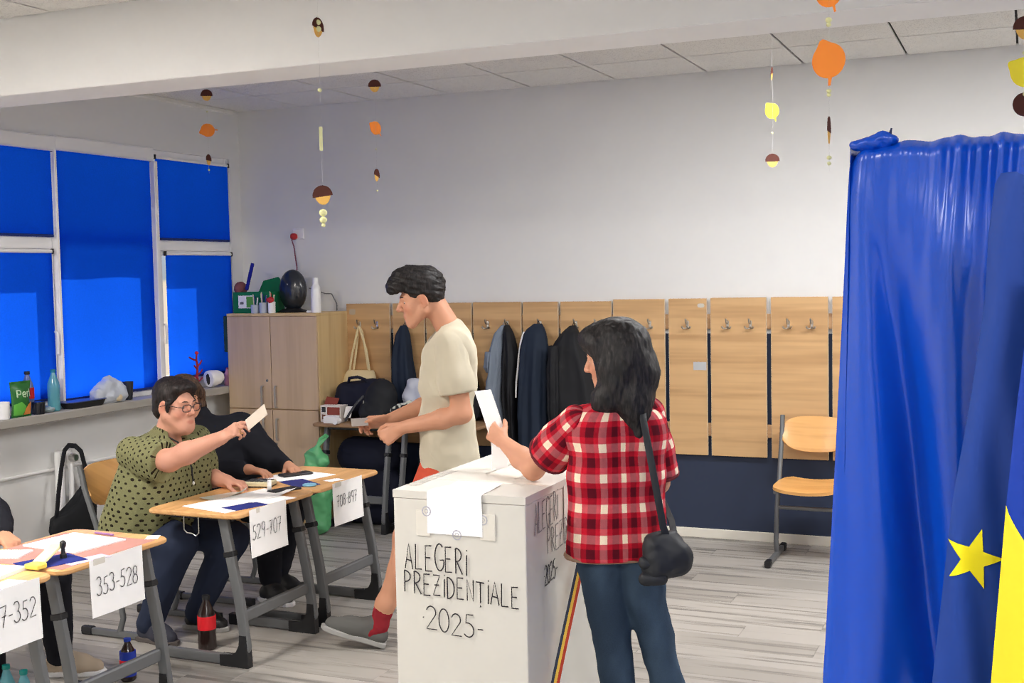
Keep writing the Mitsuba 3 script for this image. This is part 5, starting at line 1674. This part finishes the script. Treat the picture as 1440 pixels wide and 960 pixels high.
for yy, sg, nm in ((4.672, -1, 0), (5.028, 1, 1)):
    s = Body()
    a0, a1, a2 = A_((-2.405, yy, 1.372)), A_((-2.388 - .03 * nm, yy + sg * .016, 1.22)), A_((-2.378 - .04 * nm, yy + sg * .02, 1.165))
    s.cone(a0 - sg * A_((0, .02, 0)), a1, .072, .078, .03).cone(a1, a2 - A_((0, 0, .05)), .078, .080, .03)
    s.cut(a2, (a2 - a1) / 1.0, .003)
    obj("sleeve", taubin(s.mesh(.0065, folds(.010, 16, 11 + nm, (0, 0, 1))), 3), SHIRT, man, smooth=True)
SHORTS = mat("shorts_red", lin(196, 78, 52), .8)
s = Body()
s.cone((-2.42, 4.81, .86), (-2.42, 4.89, .86), .115, .115, .05)
s.chain([(-2.43, 4.775, .86), (-2.535, 4.775, .63)], [.108, .094], .03).chain([(-2.42, 4.93, .86), (-2.385, 4.93, .63)], [.115, .098], .03)
s.cut((-2.53, 4.775, .635), (-.1, 0, -1))
obj("shorts", taubin(s.mesh(.008, folds(.012, 14, 6, (0, 0, 1))), 3), SHORTS, man, smooth=True)
SOCK = mat("sock_red", lin(132, 30, 40), .9)
SHOEG = mat("shoe_grey", lin(88, 88, 86), .85)
SOLEG = mat("sole_grey", lin(150, 150, 148), .6)
obj("sock", taubin(Body().chain([la + A_((.027, 0, .085)), la + A_((0, 0, .0)), la + A_((-.03, 0, -.02))], [.046, .041, .042], .02).mesh(.005, folds(.004, 60, 2, (0, 1, 0))), 2), SOCK, man, smooth=True)
obj("sock", taubin(Body().chain([ra_ + A_((-.06, 0, .075)), ra_, ra_ + A_((-.02, 0, -.05))], [.044, .041, .042], .02).mesh(.005), 2), SOCK, man, smooth=True)
sh = shoe(man, (-2.735, 4.78, .0), (-1, 0), 19, .30, SHOEG, SOLEG)
sh = shoe(man, (-2.015, 4.93, .135), (-1, 0), -26, .30, SHOEG, SOLEG)
CARD = mat("card_grey", lin(150, 142, 138), .6)
solo("id_card", frame_to(box(-.075, .0, -.027, .027, -.0006, .0006), (-2.785, 4.82, 1.03), unit((1, .12, .02)), unit((.12, -.8, -.55))), CARD, "small identity card held between the fingers of the walking man", "card")
XF = None

# ---- the woman at the ballot box -------------------------------------------
wo = thing("person", "long-haired woman in a red plaid shirt dropping a ballot in the box", "person")
DXW = A_((0, 0, 0))
H = Head((-1.318, 3.95, 1.425), (-.97, -.02, -.22), g=.95)
b = Body()
H.add(b)
b.cone((-1.305, 3.945, 1.40), (-1.29, 3.94, 1.24), .047, .052, .03)
b.cone((-1.31, 3.935, 1.12), (-1.315, 3.94, .9), .075, .08, .03)
b.cone((-1.315, 3.94, .9), (-1.32, 3.94, .80), .08, .09, .03)
lsh, rsh = A_((-1.435, 3.865, 1.195)), A_((-1.205, 4.005, 1.205))
b.cone(lsh, rsh, .040, .040, .03)
lel, lwr = A_((-1.632, 3.965, 1.018)), A_((-1.832, 4.15, 1.085))
b.chain([lsh, lsh * .5 + lel * .5, lel], [.042, .043, .039], .02)
b.chain([lel, lel * .62 + lwr * .38, lwr], [.039, .040, .0255], .02)
hand(b, lwr, (-.80, .45, .40), (.45, .75, -.35), (.05, .45, .85), (.55, .72, .85, .95), (.2, .55, .25), k=.92)
rel, rwr = A_((-1.195, 4.06, .975)), A_((-1.30, 4.23, .95))
b.chain([rsh, rsh * .5 + rel * .5, rel], [.042, .043, .039], .02)
b.chain([rel, rel * .6 + rwr * .4, rwr], [.039, .039, .0255], .02)
hand(b, rwr, (-.5, .8, -.1), (-.6, -.5, .1), (0, 0, 1), (.6, .7, .8, .9), (.3, .4, .3), k=.92)
lkn, lan = A_((-1.333, 3.935, .455)), A_((-1.283, 3.93, .085))
rkn, ran = A_((-1.188, 3.985, .47)), A_((-1.105, 3.985, .085))
b.chain([(-1.35, 3.92, .80), lkn, lan], [.062, .045, .034], .02).chain([(-1.25, 3.965, .80), rkn, ran], [.062, .045, .034], .02)
b.cone(lan, lan + A_((-.05, .06, -.045)), .036, .03, .02).cone(ran, ran + A_((-.05, .06, -.045)), .036, .03, .02)
skin_obj("body", b, H, BASE, wo)
H.face_parts(wo, IRISB, HAIRB)
P = H.P
h = Body()
h.ell(P(0, -.02, .052), A_((.089, .106, .088)), H.A, .03)
h.ell(P(0, .055, .085), A_((.074, .055, .045)), H.A, .03)
for s_ in (-1, 1):
    h.chain([P(s_ * .070, .030, .055), P(s_ * .076, .012, -.03), P(s_ * .074, -.010, -.11), P(s_ * .062, -.035, -.17)], [.028, .028, .028, .014], .03)
h.chain([P(0, -.065, .02), P(0, -.075, -.08), A_((-1.24, 3.92, 1.27)), A_((-1.215, 3.90, 1.17))], [.078, .070, .060, .030], .04)
h.chain([P(.03, -.06, -.02), A_((-1.235, 3.97, 1.28)), A_((-1.22, 3.96, 1.19))], [.07, .045, .02], .03)
h.chain([P(-.04, -.05, -.02), A_((-1.325, 3.88, 1.28)), A_((-1.355, 3.86, 1.225))], [.07, .045, .016], .03)
h.ell(P(0, .125, -.035), (.05, .075, .10), H.A, .015, True)
obj("hair", h.mesh(.0045, strands(.006, 95, A_((0, .15, 1)), 21)), HAIRB, wo, smooth=True)


def _plaid(p, n, uv):
    def stripe(t, per, a):
        q = t / per + a
        q = q - dr.floor(q)
        cream = mikit.smoothstep(.02, .05, q) * (1 - mikit.smoothstep(.31, .34, q))
        dark = mikit.smoothstep(.52, .56, q) * (1 - mikit.smoothstep(.84, .88, q))
        return cream, dark
    cu_, du = stripe(uv.x, .088, .13)
    cv, dv = stripe(uv.y, .104, .35)
    RED_, CRE, DRK = lin(184, 26, 44), lin(206, 112, 116), lin(84, 14, 28)
    cx = mikit.mix(mikit.mix(RED_, CRE, cu_), DRK, du)
    cy = mikit.mix(mikit.mix(RED_, CRE, cv), DRK, dv)
    w = mikit.noise(uv.x * 900, uv.y * 900) * .12 + .94
    both = cu_ * cv
    return mikit.mix(cx * .5 + cy * .5, lin(232, 212, 186), both) * w


PLAID = mat("plaid", mikit.proc(_plaid), .9, .1, sheen=.3)
s = Body()
rb_ = unit((.84, .54, 0))
cw = A_((-1.302, 3.94, 0))
for z, r, hw in ((1.15, .108, .09), (1.02, .108, .085), (.90, .108, .075), (.80, .114, .072), (.72, .112, .068)):
    c0 = cw + A_((-.012 * (1.15 - z) / .4, 0, z))
    s.cone(c0 - rb_ * hw * .8, c0 + rb_ * hw * .8, r, r, .05)
s.cone(lsh + A_((.02, .01, .0)), rsh - A_((.02, .01, -.0)), .058, .058, .06)
s.cone((-1.30, 3.94, 1.21), (-1.292, 3.94, 1.245), .085, .062, .03)
s.cut((-1.3, 3.94, .735), (0, 0, -1))
m = taubin(s.mesh(.0065, folds(.016, 12, 31, (0, 0, 1))), 3)
obj("shirt", m, PLAID, wo, smooth=True, uv=uv_around(m, cw, (0, 0, 1), (.45, -.89, 0), .155))
obj("hem_band", tube([cw + A_((-.022, 0, .738)) + rb_ * (math.copysign(abs(math.cos(t)) ** .85, math.cos(t)) * .166) + A_((.54, -.84, 0)) * (math.sin(t) * .112) for t in np.linspace(0, 2 * np.pi, 33)], .011, 8), mat("hem_olive", lin(140, 112, 92), .9), wo, smooth=40)
for sd, a0, a1, L, sw in ((0, lsh, lel, .175, 1.0), (1, rsh, rel, .20, 1.0)):
    d = unit(a1 - a0)
    s = Body()
    e = a0 + d * L
    s.chain([a0 - d * .02, a0 + d * .1, e + d * .05], [.058, .066, .076], .03)
    s.cone(a0 + d * .1 - A_((0, 0, .015)), e - A_((0, 0, .022)), .064, .068, .03)
    s.cut(e, d, .003)
    m = taubin(s.mesh(.0065, folds(.012, 15, 41 + sd, d)), 3)
    obj("sleeve", m, PLAID, wo, smooth=True, uv=uv_around(m, a0, d, (.3, -.9, .3), .08))
    obj("cuff", tube([e - d * .004 - A_((0, 0, .010)) + (unit(np.cross(d, (0, 0, 1))) * math.cos(t) + unit(np.cross(d, np.cross(d, (0, 0, 1)))) * math.sin(t)) * .0745 for t in np.linspace(0, 2 * np.pi, 25)], .007, 8), mat("cuff_maroon", lin(96, 30, 38), .9), wo, smooth=40)


def _denim(p, n, uv):
    k = mikit.noise(p.x * 700, p.y * 700, p.z * 350)
    g = mikit.fbm(p.x * 9, p.y * 9, p.z * 4, 3)
    return mikit.mix(lin(36, 50, 66), lin(60, 78, 96), mikit.smoothstep(.35, .7, g) * .7 + k * .3)


DENIM = mat("denim", mikit.proc(_denim), .8, .2)
s = Body()
s.cone(cw + A_((-.01, 0, .80)) - rb_ * .055, cw + A_((-.01, 0, .80)) + rb_ * .055, .105, .105, .04)
s.chain([(-1.365, 3.915, .80), (-1.352, 3.925, .62), lkn + A_((0, 0, -.02)), lan + A_((.002, 0, -.0)), lan + A_((0, 0, -.06))], [.100, .082, .064, .060, .062], .012)
s.chain([(-1.245, 3.965, .80), (-1.232, 3.97, .62), rkn + A_((0, 0, -.02)), ran, ran + A_((0.0, 0, -.06))], [.100, .082, .062, .058, .060], .012)
s.cut((-1.2, 3.95, .035), (0, 0, -1))
obj("jeans", taubin(s.mesh(.0065, folds(.012, 17, 51, (.3, 0, .4))), 2), DENIM, wo, smooth=True)
for q in (lan, ran):
    shoe(wo, (q[0] + .035, q[1] - .045, 0), (-.62, .78), 0, .24, BLACKP, SOLEG)
BAGM = mat("bag_black", lin(30, 32, 36), .6, .4)
bg = thing("shoulder_bag", "black shoulder bag hanging at the right hip of the woman in plaid", "bag")
q = Body()
q.cone((-1.133, 3.80, 0.723), (-1.063, 3.86, 0.738), .038, .036, .03).cone((-1.138, 3.80, 0.818), (-1.093, 3.86, 0.823), .032, .030, .03).cone((-1.128, 3.80, 0.768), (-1.063, 3.85, 0.773), .048, .044, .03)
obj("body", taubin(q.mesh(.005, folds(.010, 22, 61)), 2), BAGM, bg, smooth=True)
q = Body()
q.cone((-1.158, 3.765, 0.703), (-1.108, 3.79, 0.703), .022, .022, .02).cone((-1.158, 3.765, 0.758), (-1.108, 3.79, 0.758), .020, .020, .02)
obj("pocket", taubin(q.mesh(.005, folds(.006, 30, 62)), 2), BAGM, bg, smooth=True)
obj("strap", tube([(-1.09, 3.85, .79), (-1.105, 3.81, .87), (-1.125, 3.80, 1.0), (-1.15, 3.81, 1.12), (-1.185, 3.86, 1.225), (-1.205, 3.93, 1.270), (-1.215, 3.985, 1.268), (-1.23, 4.06, 1.2), (-1.24, 4.11, 1.1), (-1.22, 4.12, .95), (-1.14, 4.03, .85), (-1.085, 3.90, .79)], .01, 8, flat=(.012, .0025), up=(.45, -.89, 0)), BAGM, bg, smooth=40)
solo("ballot_paper", sheet(A_([[A_((-1.869 - .105 * max(0, t - .35) ** 1.15 + .0 * u, 4.165 + .075 * u - .012 * max(0, t - .4), .955 + .318 * t)) + A_((.035 * (u - .5), 0, 0)) for t in np.linspace(0, 1, 16)] for u in np.linspace(0, 1, 5)]), .0012), PAPER, "folded white ballot paper the woman pushes into the slot of the box", "paper", smooth=40)

# ---- the woman in green at the desk -----------------------------------------
gr = thing("person", "seated woman in a green polka dot blouse and glasses holding out a card", "person")
H = Head((-3.735, 4.60, 1.126), (.985, -.10, -.10), g=1.0, fat=.006)
b = Body()
H.add(b)
b.cone((-3.75, 4.60, 1.09), (-3.80, 4.60, .95), .060, .062, .03)
b.cone((-3.735, 4.60, 1.03), (-3.69, 4.60, 1.03), .05, .045, .03)
b.cone((-3.83, 4.60, .84), (-3.86, 4.60, .68), .10, .12, .04)
b.cone((-3.87, 4.60, .66), (-3.97, 4.61, .54), .12, .11, .04)
rs, ls = A_((-3.805, 4.40, .915)), A_((-3.775, 4.80, .905))
b.cone(rs, ls, .05, .05, .04)
re_, rw_ = A_((-3.585, 4.355, .902)), A_((-3.318, 4.395, 1.012))
b.chain([rs, rs * .5 + re_ * .5, re_], [.054, .054, .050], .02)
b.chain([re_, re_ * .66 + rw_ * .34, rw_], [.050, .050, .0305], .02)
hand(b, rw_, (.80, .10, .42), (.25, .75, -.45), (.25, .25, .9), (.35, .55, .7, .8), (.1, .45, .15), k=.95)
le_, lw_ = A_((-3.80, 4.87, .735)), A_((-3.59, 4.79, .735))
b.chain([ls, ls * .5 + le_ * .5, le_], [.054, .052, .048], .02)
b.chain([le_, le_ * .6 + lw_ * .4, lw_], [.047, .045, .030], .02)
hand(b, lw_, (.97, -.05, -.12), (.1, -.1, -1), (-.05, -1, .1), (.35, .4, .45, .5), (.35, .25, .4), k=.95)
rk_, rn_ = A_((-3.66, 4.49, .49)), A_((-3.85, 4.50, .09))
lk_, ln_ = A_((-3.52, 4.70, .475)), A_((-3.76, 4.74, .09))
b.chain([(-3.96, 4.52, .54), rk_, rn_], [.085, .06, .042], .03).chain([(-3.96, 4.70, .54), lk_, ln_], [.085, .06, .042], .03)
b.cone(rn_, rn_ + A_((.07, -.01, -.045)), .04, .032, .02).cone(ln_, ln_ + A_((.07, 0, -.045)), .04, .032, .02)
BASEG = A_(lin(200, 146, 124))
skin_obj("body", b, H, BASEG, gr)
H.face_parts(gr, IRISB, HAIRD)
P = H.P
h = Body()
h.ell(P(0, -.022, .050), A_((.088, .104, .088)), H.A, .03)
h.ell(P(0, .045, .088), A_((.070, .055, .038)), H.A, .025)
h.ell(P(0, -.06, -.02), A_((.074, .055, .07)), H.A, .03)
h.ell(P(.02, .115, .025), (.075, .065, .062), H.A, .02, True)
h.ell(P(0, .07, -.07), (.12, .08, .085), H.A, .015, True)
for s_ in (-1, 1):
    h.ell(P(s_ * .095, .006, -.02), (.03, .026, .042), H.A, .012, True)
    h.cone(P(s_ * .082, .03, .02), P(s_ * .084, .03, -.015), .014, .008, .01)
h.cut(P(0, -.05, -.072), -H.u + H.f * .2, .012)
obj("hair", h.mesh(.005, strands(.006, 95, H.u + H.f * .5, 71)), HAIRD, gr, smooth=True)
GLM = mat("glasses_dark", lin(60, 40, 40), .35, .5)
fr_ = []
for s_ in (-1, 1):
    fr_.append(tube([P(s_ * .032 + .0255 * math.copysign(abs(math.cos(t)) ** .7, math.cos(t)), .106 - .5 * abs(s_ * .032 + .023 * math.cos(t)) ** 1.5, .001 + .0165 * math.copysign(abs(math.sin(t)) ** .7, math.sin(t))) for t in np.linspace(0, 2 * np.pi, 21)], .0022, 6))
fr_.append(tube([P(-.009, .108, .006), P(0, .110, .008), P(.009, .108, .006)], .0019, 6))
gk = obj("glasses", fr_, GLM, gr, smooth=40, kind=None)
for s_ in (-1, 1):
    obj("temple", tube([P(s_ * .056, .100, .006), P(s_ * .078, .088, .008), P(s_ * .091, .02, .012), P(s_ * .09, -.012, .0)], .0018, 6), GLM, gk, smooth=40)


def _dots(p, n, uv):
    q = mi.Point2f(uv.x / .030, uv.y / .026)
    row = dr.floor(q.y)
    x = q.x + .5 * (row - 2 * dr.floor(row / 2))
    col = dr.floor(x)
    jx, jy = mikit.cell_rand(col, row, 1) * .3 - .15, mikit.cell_rand(col, row, 2) * .3 - .15
    d = dr.sqrt(dr.square((x - col - .5 + jx) * 1.15) + dr.square(q.y - row - .5 + jy))
    r = .15 + .10 * mikit.cell_rand(col, row, 4)
    t = 1 - mikit.smoothstep(r, r + .05, d)
    w = mikit.noise(uv.x * 500, uv.y * 500)
    c = mikit.mix(lin(114, 114, 80), lin(126, 126, 92), w)
    return mikit.mix(c, lin(40, 36, 26), t)


DOTS = mat("green_dots", mikit.proc(_dots), .85, .15)
s = Body()
for c0, hw, r in (((-3.81, 4.60, .86), .115, .122), ((-3.82, 4.60, .78), .12, .142), ((-3.84, 4.60, .68), .12, .160), ((-3.885, 4.60, .58), .12, .158), ((-3.925, 4.60, .51), .12, .150)):
    s.cone(A_(c0) - A_((0, hw, 0)), A_(c0) + A_((0, hw, 0)), r, r, .06)
s.cone(rs + A_((-.005, .03, .0)), ls + A_((-.005, -.03, .0)), .082, .082, .06)
s.cone((-3.80, 4.60, .92), (-3.795, 4.60, .955), .11, .085, .03)
s.cone((-3.73, 4.62, .56), (-3.74, 4.62, .50), .085, .07, .05)
s.ell((-3.735, 4.60, .975), (.080, .060, .055), None, .01, True)
s.cut((-3.9, 4.6, .45), (0, 0, -1)).cut((-3.672, 4.6, .7), (1, 0, 0), .03)
m = taubin(s.mesh(.0065, folds(.018, 11, 81, (.3, 0, 1))), 3)
obj("blouse", m, DOTS, gr, smooth=True, uv=uv_around(m, (-3.87, 4.60, .7), (.15, 0, 1), (.3, -.95, 0), .18))
for k, (a0, a1, L) in enumerate(((rs, re_, .19), (ls, le_, .17))):
    d = unit(a1 - a0)
    s = Body()
    e = a0 + d * L
    s.chain([a0 - d * .03, a0 + d * .1, e + d * .05], [.078, .080, .080], .03)
    s.chain([a0 + d * .06 - A_((0, 0, .035)), e - A_((0, 0, .045))], [.070, .066], .03)
    s.cut(e, d, .003)
    m = taubin(s.mesh(.0065, folds(.014, 14, 85 + k, d)), 3)
    obj("sleeve", m, DOTS, gr, smooth=True, uv=uv_around(m, a0, d, (.2, -.9, .3), .088))
JEAN2 = mat("dark_jeans", lin(38, 46, 66), .8, .2)
s = Body()
s.cone((-3.95, 4.50, .545), (-3.95, 4.71, .545), .115, .115, .04)
s.chain([(-3.95, 4.51, .545), rk_, rn_ + A_((0, 0, .0))], [.120, .085, .062], .03).chain([(-3.95, 4.70, .545), lk_, ln_], [.120, .085, .062], .03)
obj("jeans", taubin(s.mesh(.0075, folds(.014, 14, 91, (.5, 0, .5))), 2), JEAN2, gr, smooth=True)
SHOEB = mat("shoe_navy", lin(52, 54, 66), .8)
shoe(gr, (-3.915, 4.50, 0), (.97, -.1), 0, .25, SHOEB, mat("sole_dark", lin(84, 78, 76), .7))
shoe(gr, (-3.83, 4.74, 0), (.99, .05), 0, .25, BLACKP, SOLEG)
obj("lanyard", tube([(-3.745, 4.535, .985), (-3.70, 4.56, .955), (-3.672, 4.59, .90), (-3.655, 4.60, .83), (-3.648, 4.60, .76)], .004, 6), BLACKP, gr, smooth=40)
obj("lanyard_clip", ell((-3.646, 4.60, .755), (.006, .006, .009), 2), WHITEP, gr, smooth=True)
obj("ring", tube([rw_ + A_((.098, .012, .028)) + .0105 * (A_((.45, .1, -.85)) * math.cos(t) + A_((0, 1, .1)) * math.sin(t)) for t in np.linspace(0, 2 * np.pi, 15)], .002, 6), mat("gold", lin(230, 200, 130), .2, .5, metallic=1.0), gr, smooth=40)
solo("id_card", frame_to(box(0, .125, -.03, .03, -.0006, .0006), rw_ + A_((.115, .03, .055)), unit((.80, .05, .60)), unit((.55, -.40, -.72))), mat("card_beige", lin(204, 192, 178), .6), "beige card held out by the woman in green", "card")

# ---- the person in black beyond her -----------------------------------------
bl = thing("person", "person in black clothes seated at the farthest desk, mostly hidden by the woman in green", "person")
H = Head((-4.195, 5.24, 1.075), (.80, -.58, -.12), g=.98)
b = Body()
H.add(b)
b.cone((-4.19, 5.25, 1.05), (-4.13, 5.30, .92), .05, .055, .03)
b.cone((-4.09, 5.32, .82), (-4.04, 5.34, .56), .09, .10, .04)
r2, l2 = A_((-4.13, 5.14, .885)), A_((-3.97, 5.44, .895))
b.cone(r2, l2, .05, .05, .04)
e2, w2 = A_((-3.735, 5.43, .70)), A_((-3.60, 5.33, .725))
b.chain([l2, e2, w2], [.055, .042, .028], .02)
hand(b, w2, (.8, -.5, -.15), (0, -.1, -1), (-.5, -.8, 0), (.3, .35, .4, .45), (.3, .2, .3), k=.95)
e3, w3 = A_((-3.93, 5.08, .72)), A_((-3.70, 5.12, .735))
b.chain([r2, e3, w3], [.055, .042, .028], .02)
hand(b, w3, (.97, .1, -.15), (0, -.1, -1), (0, 1, 0), (.3, .35, .4, .45), (.3, .2, .3), k=.95)
k3, n3 = A_((-3.70, 5.26, .49)), A_((-3.70, 5.28, .095))
k4, n4 = A_((-3.66, 5.44, .48)), A_((-3.78, 5.46, .095))
b.chain([(-4.03, 5.27, .54), k3, n3], [.08, .055, .038], .03).chain([(-4.03, 5.43, .54), k4, n4], [.08, .055, .038], .03)
b.cone(n3, n3 + A_((.06, -.02, -.045)), .036, .03, .02).cone(n4, n4 + A_((.06, 0, -.045)), .036, .03, .02)
skin_obj("body", b, H, BASE, bl)
H.face_parts(bl, IRISB, HAIRBR)
P = H.P
h = Body()
h.ell(P(0, -.02, .052), A_((.090, .106, .086)), H.A, .03)
h.ell(P(0, .05, .085), A_((.07, .05, .04)), H.A, .03)
for s_ in (-1, 1):
    h.chain([P(s_ * .078, .02, .04), P(s_ * .085, -.0, -.05), P(s_ * .075, -.03, -.12)], [.03, .032, .02], .03)
h.chain([P(0, -.07, .02), P(0, -.085, -.1)], [.08, .06], .03)
h.ell(P(0, .125, -.03), (.06, .075, .09), H.A, .015, True)
obj("hair", h.mesh(.0055, strands(.010, 75, A_((0, 0, 1)), 95)), HAIRBR, bl, smooth=True)
BLACKC = mat("cloth_black", lin(24, 25, 32), .85, .2)
s = Body()
for c0, r in (((-4.08, 5.31, .82), .135), ((-4.06, 5.33, .70), .15), ((-4.04, 5.35, .56), .16)):
    s.cone(A_(c0) - A_((.03, .09, 0)), A_(c0) + A_((.03, .09, 0)), r, r, .05)
s.cone(r2, l2, .085, .085, .06)
s.cone((-4.12, 5.305, .92), (-4.135, 5.295, .97), .09, .062, .03)
s.chain([l2, e2, w2 * .8 + e2 * .2], [.088, .068, .045], .03)
s.chain([r2, e3, w3 * .8 + e3 * .2], [.085, .066, .045], .03)
s.cut((-4.0, 5.3, .47), (0, 0, -1))
obj("pullover", taubin(s.mesh(.0075, folds(.014, 13, 101)), 2), BLACKC, bl, smooth=True)
s = Body()
s.cone((-4.03, 5.26, .545), (-4.03, 5.44, .545), .115, .115, .04)
s.chain([(-4.02, 5.27, .55), k3, n3 + A_((0, 0, .04))], [.11, .082, .058], .03).chain([(-4.02, 5.43, .55), k4, n4], [.11, .082, .058], .03)
obj("trousers", taubin(s.mesh(.0075, folds(.012, 14, 103)), 2), BLACKC, bl, smooth=True)
shoe(bl, (-3.765, 5.29, 0), (.95, -.25), 0, .25, BLACKP, WHITEP)
shoe(bl, (-3.85, 5.46, 0), (1, 0), 0, .25, BLACKP, WHITEP)

# ---- the person cut off at the left edge -------------------------------------
lf = thing("person", "person in dark clothes and beige shoes seated at the left edge", "person")
H = Head((-4.06, 3.36, 1.16), (.99, .1, -.12), g=1.0)
b = Body()
H.add(b)
b.cone((-4.08, 3.36, 1.12), (-4.12, 3.36, .97), .054, .056, .03)
b.cone((-4.13, 3.36, .86), (-4.13, 3.40, .56), .095, .10, .04)
r5, l5 = A_((-4.10, 3.19, .94)), A_((-4.05, 3.55, .94))
b.cone(r5, l5, .05, .05, .04)
e5, w5 = A_((-3.95, 3.08, .745)), A_((-3.73, 3.12, .742))
b.chain([r5, e5, w5], [.056, .044, .030], .02)
hand(b, w5, (.9, .25, -.15), (0, 0, -1), (-.2, 1, 0), (.35, .4, .45, .5), (.3, .2, .3))
e6, w6 = A_((-3.875, 3.60, .77)), A_((-3.72, 3.50, .735))
b.chain([l5, e6, w6], [.056, .044, .030], .02)
hand(b, w6, (.9, -.2, -.4), (0, 0, -1), (0, -1, 0), (.4, .45, .5, .55), (.3, .2, .3))
k5, n5 = A_((-3.72, 3.38, .50)), A_((-3.76, 3.46, .095))
k6, n6 = A_((-3.76, 3.79, .50)), A_((-3.89, 3.955, .095))
b.chain([(-4.12, 3.32, .55), k5, n5], [.08, .055, .038], .03).chain([(-4.12, 3.50, .55), k6, n6], [.08, .055, .038], .03)
b.cone(n5, n5 + A_((.06, 0, -.045)), .036, .03, .02).cone(n6, n6 + A_((.05, .03, -.045)), .036, .03, .02)
skin_obj("body", b, H, BASE, lf)
H.face_parts(lf, IRISB, HAIRD)
P = H.P
h = Body()
h.ell(P(0, -.022, .050), A_((.088, .104, .088)), H.A, .03)
h.ell(P(0, .045, .088), A_((.068, .055, .036)), H.A, .025)
h.ell(P(0, -.06, -.02), A_((.074, .055, .07)), H.A, .03)
h.ell(P(0, .115, -.02), (.085, .065, .09), H.A, .02, True)
obj("hair", h.mesh(.0055, strands(.008, 80, H.u, 111)), HAIRD, lf, smooth=True)
s = Body()
for c0, r in (((-4.125, 3.36, .87), .13), ((-4.13, 3.37, .74), .145), ((-4.13, 3.39, .58), .15)):
    s.cone(A_(c0) - A_((0, .10, 0)), A_(c0) + A_((0, .10, 0)), r, r, .05)
s.cone(r5, l5, .09, .09, .06)
s.cone((-4.12, 3.36, .95), (-4.115, 3.36, 1.0), .09, .068, .03)
s.chain([r5, e5, w5 * .85 + e5 * .15], [.092, .078, .052], .03)
s.chain([l5, e6, w6 * .85 + e6 * .15], [.092, .074, .052], .03)
s.cut((-4.1, 3.4, .48), (0, 0, -1))
obj("jacket", taubin(s.mesh(.0075, folds(.018, 14, 121)), 2), BLACKC, lf, smooth=True)
s = Body()
s.cone((-4.12, 3.32, .545), (-4.12, 3.50, .545), .118, .118, .04)
s.chain([(-4.11, 3.32, .55), k5, n5], [.112, .082, .056], .03).chain([(-4.11, 3.50, .55), k6, n6], [.112, .082, .056], .03)
obj("trousers", taubin(s.mesh(.0075, folds(.010, 14, 123)), 2), BLACKC, lf, smooth=True)
SHBE = mat("shoe_beige", lin(176, 160, 140), .8)
shoe(lf, (-3.83, 3.46, 0), (1, 0), 0, .27, SHBE, WHITEP)
shoe(lf, (-3.955, 3.925, 0), (.88, .47), 0, .27, SHBE, WHITEP)
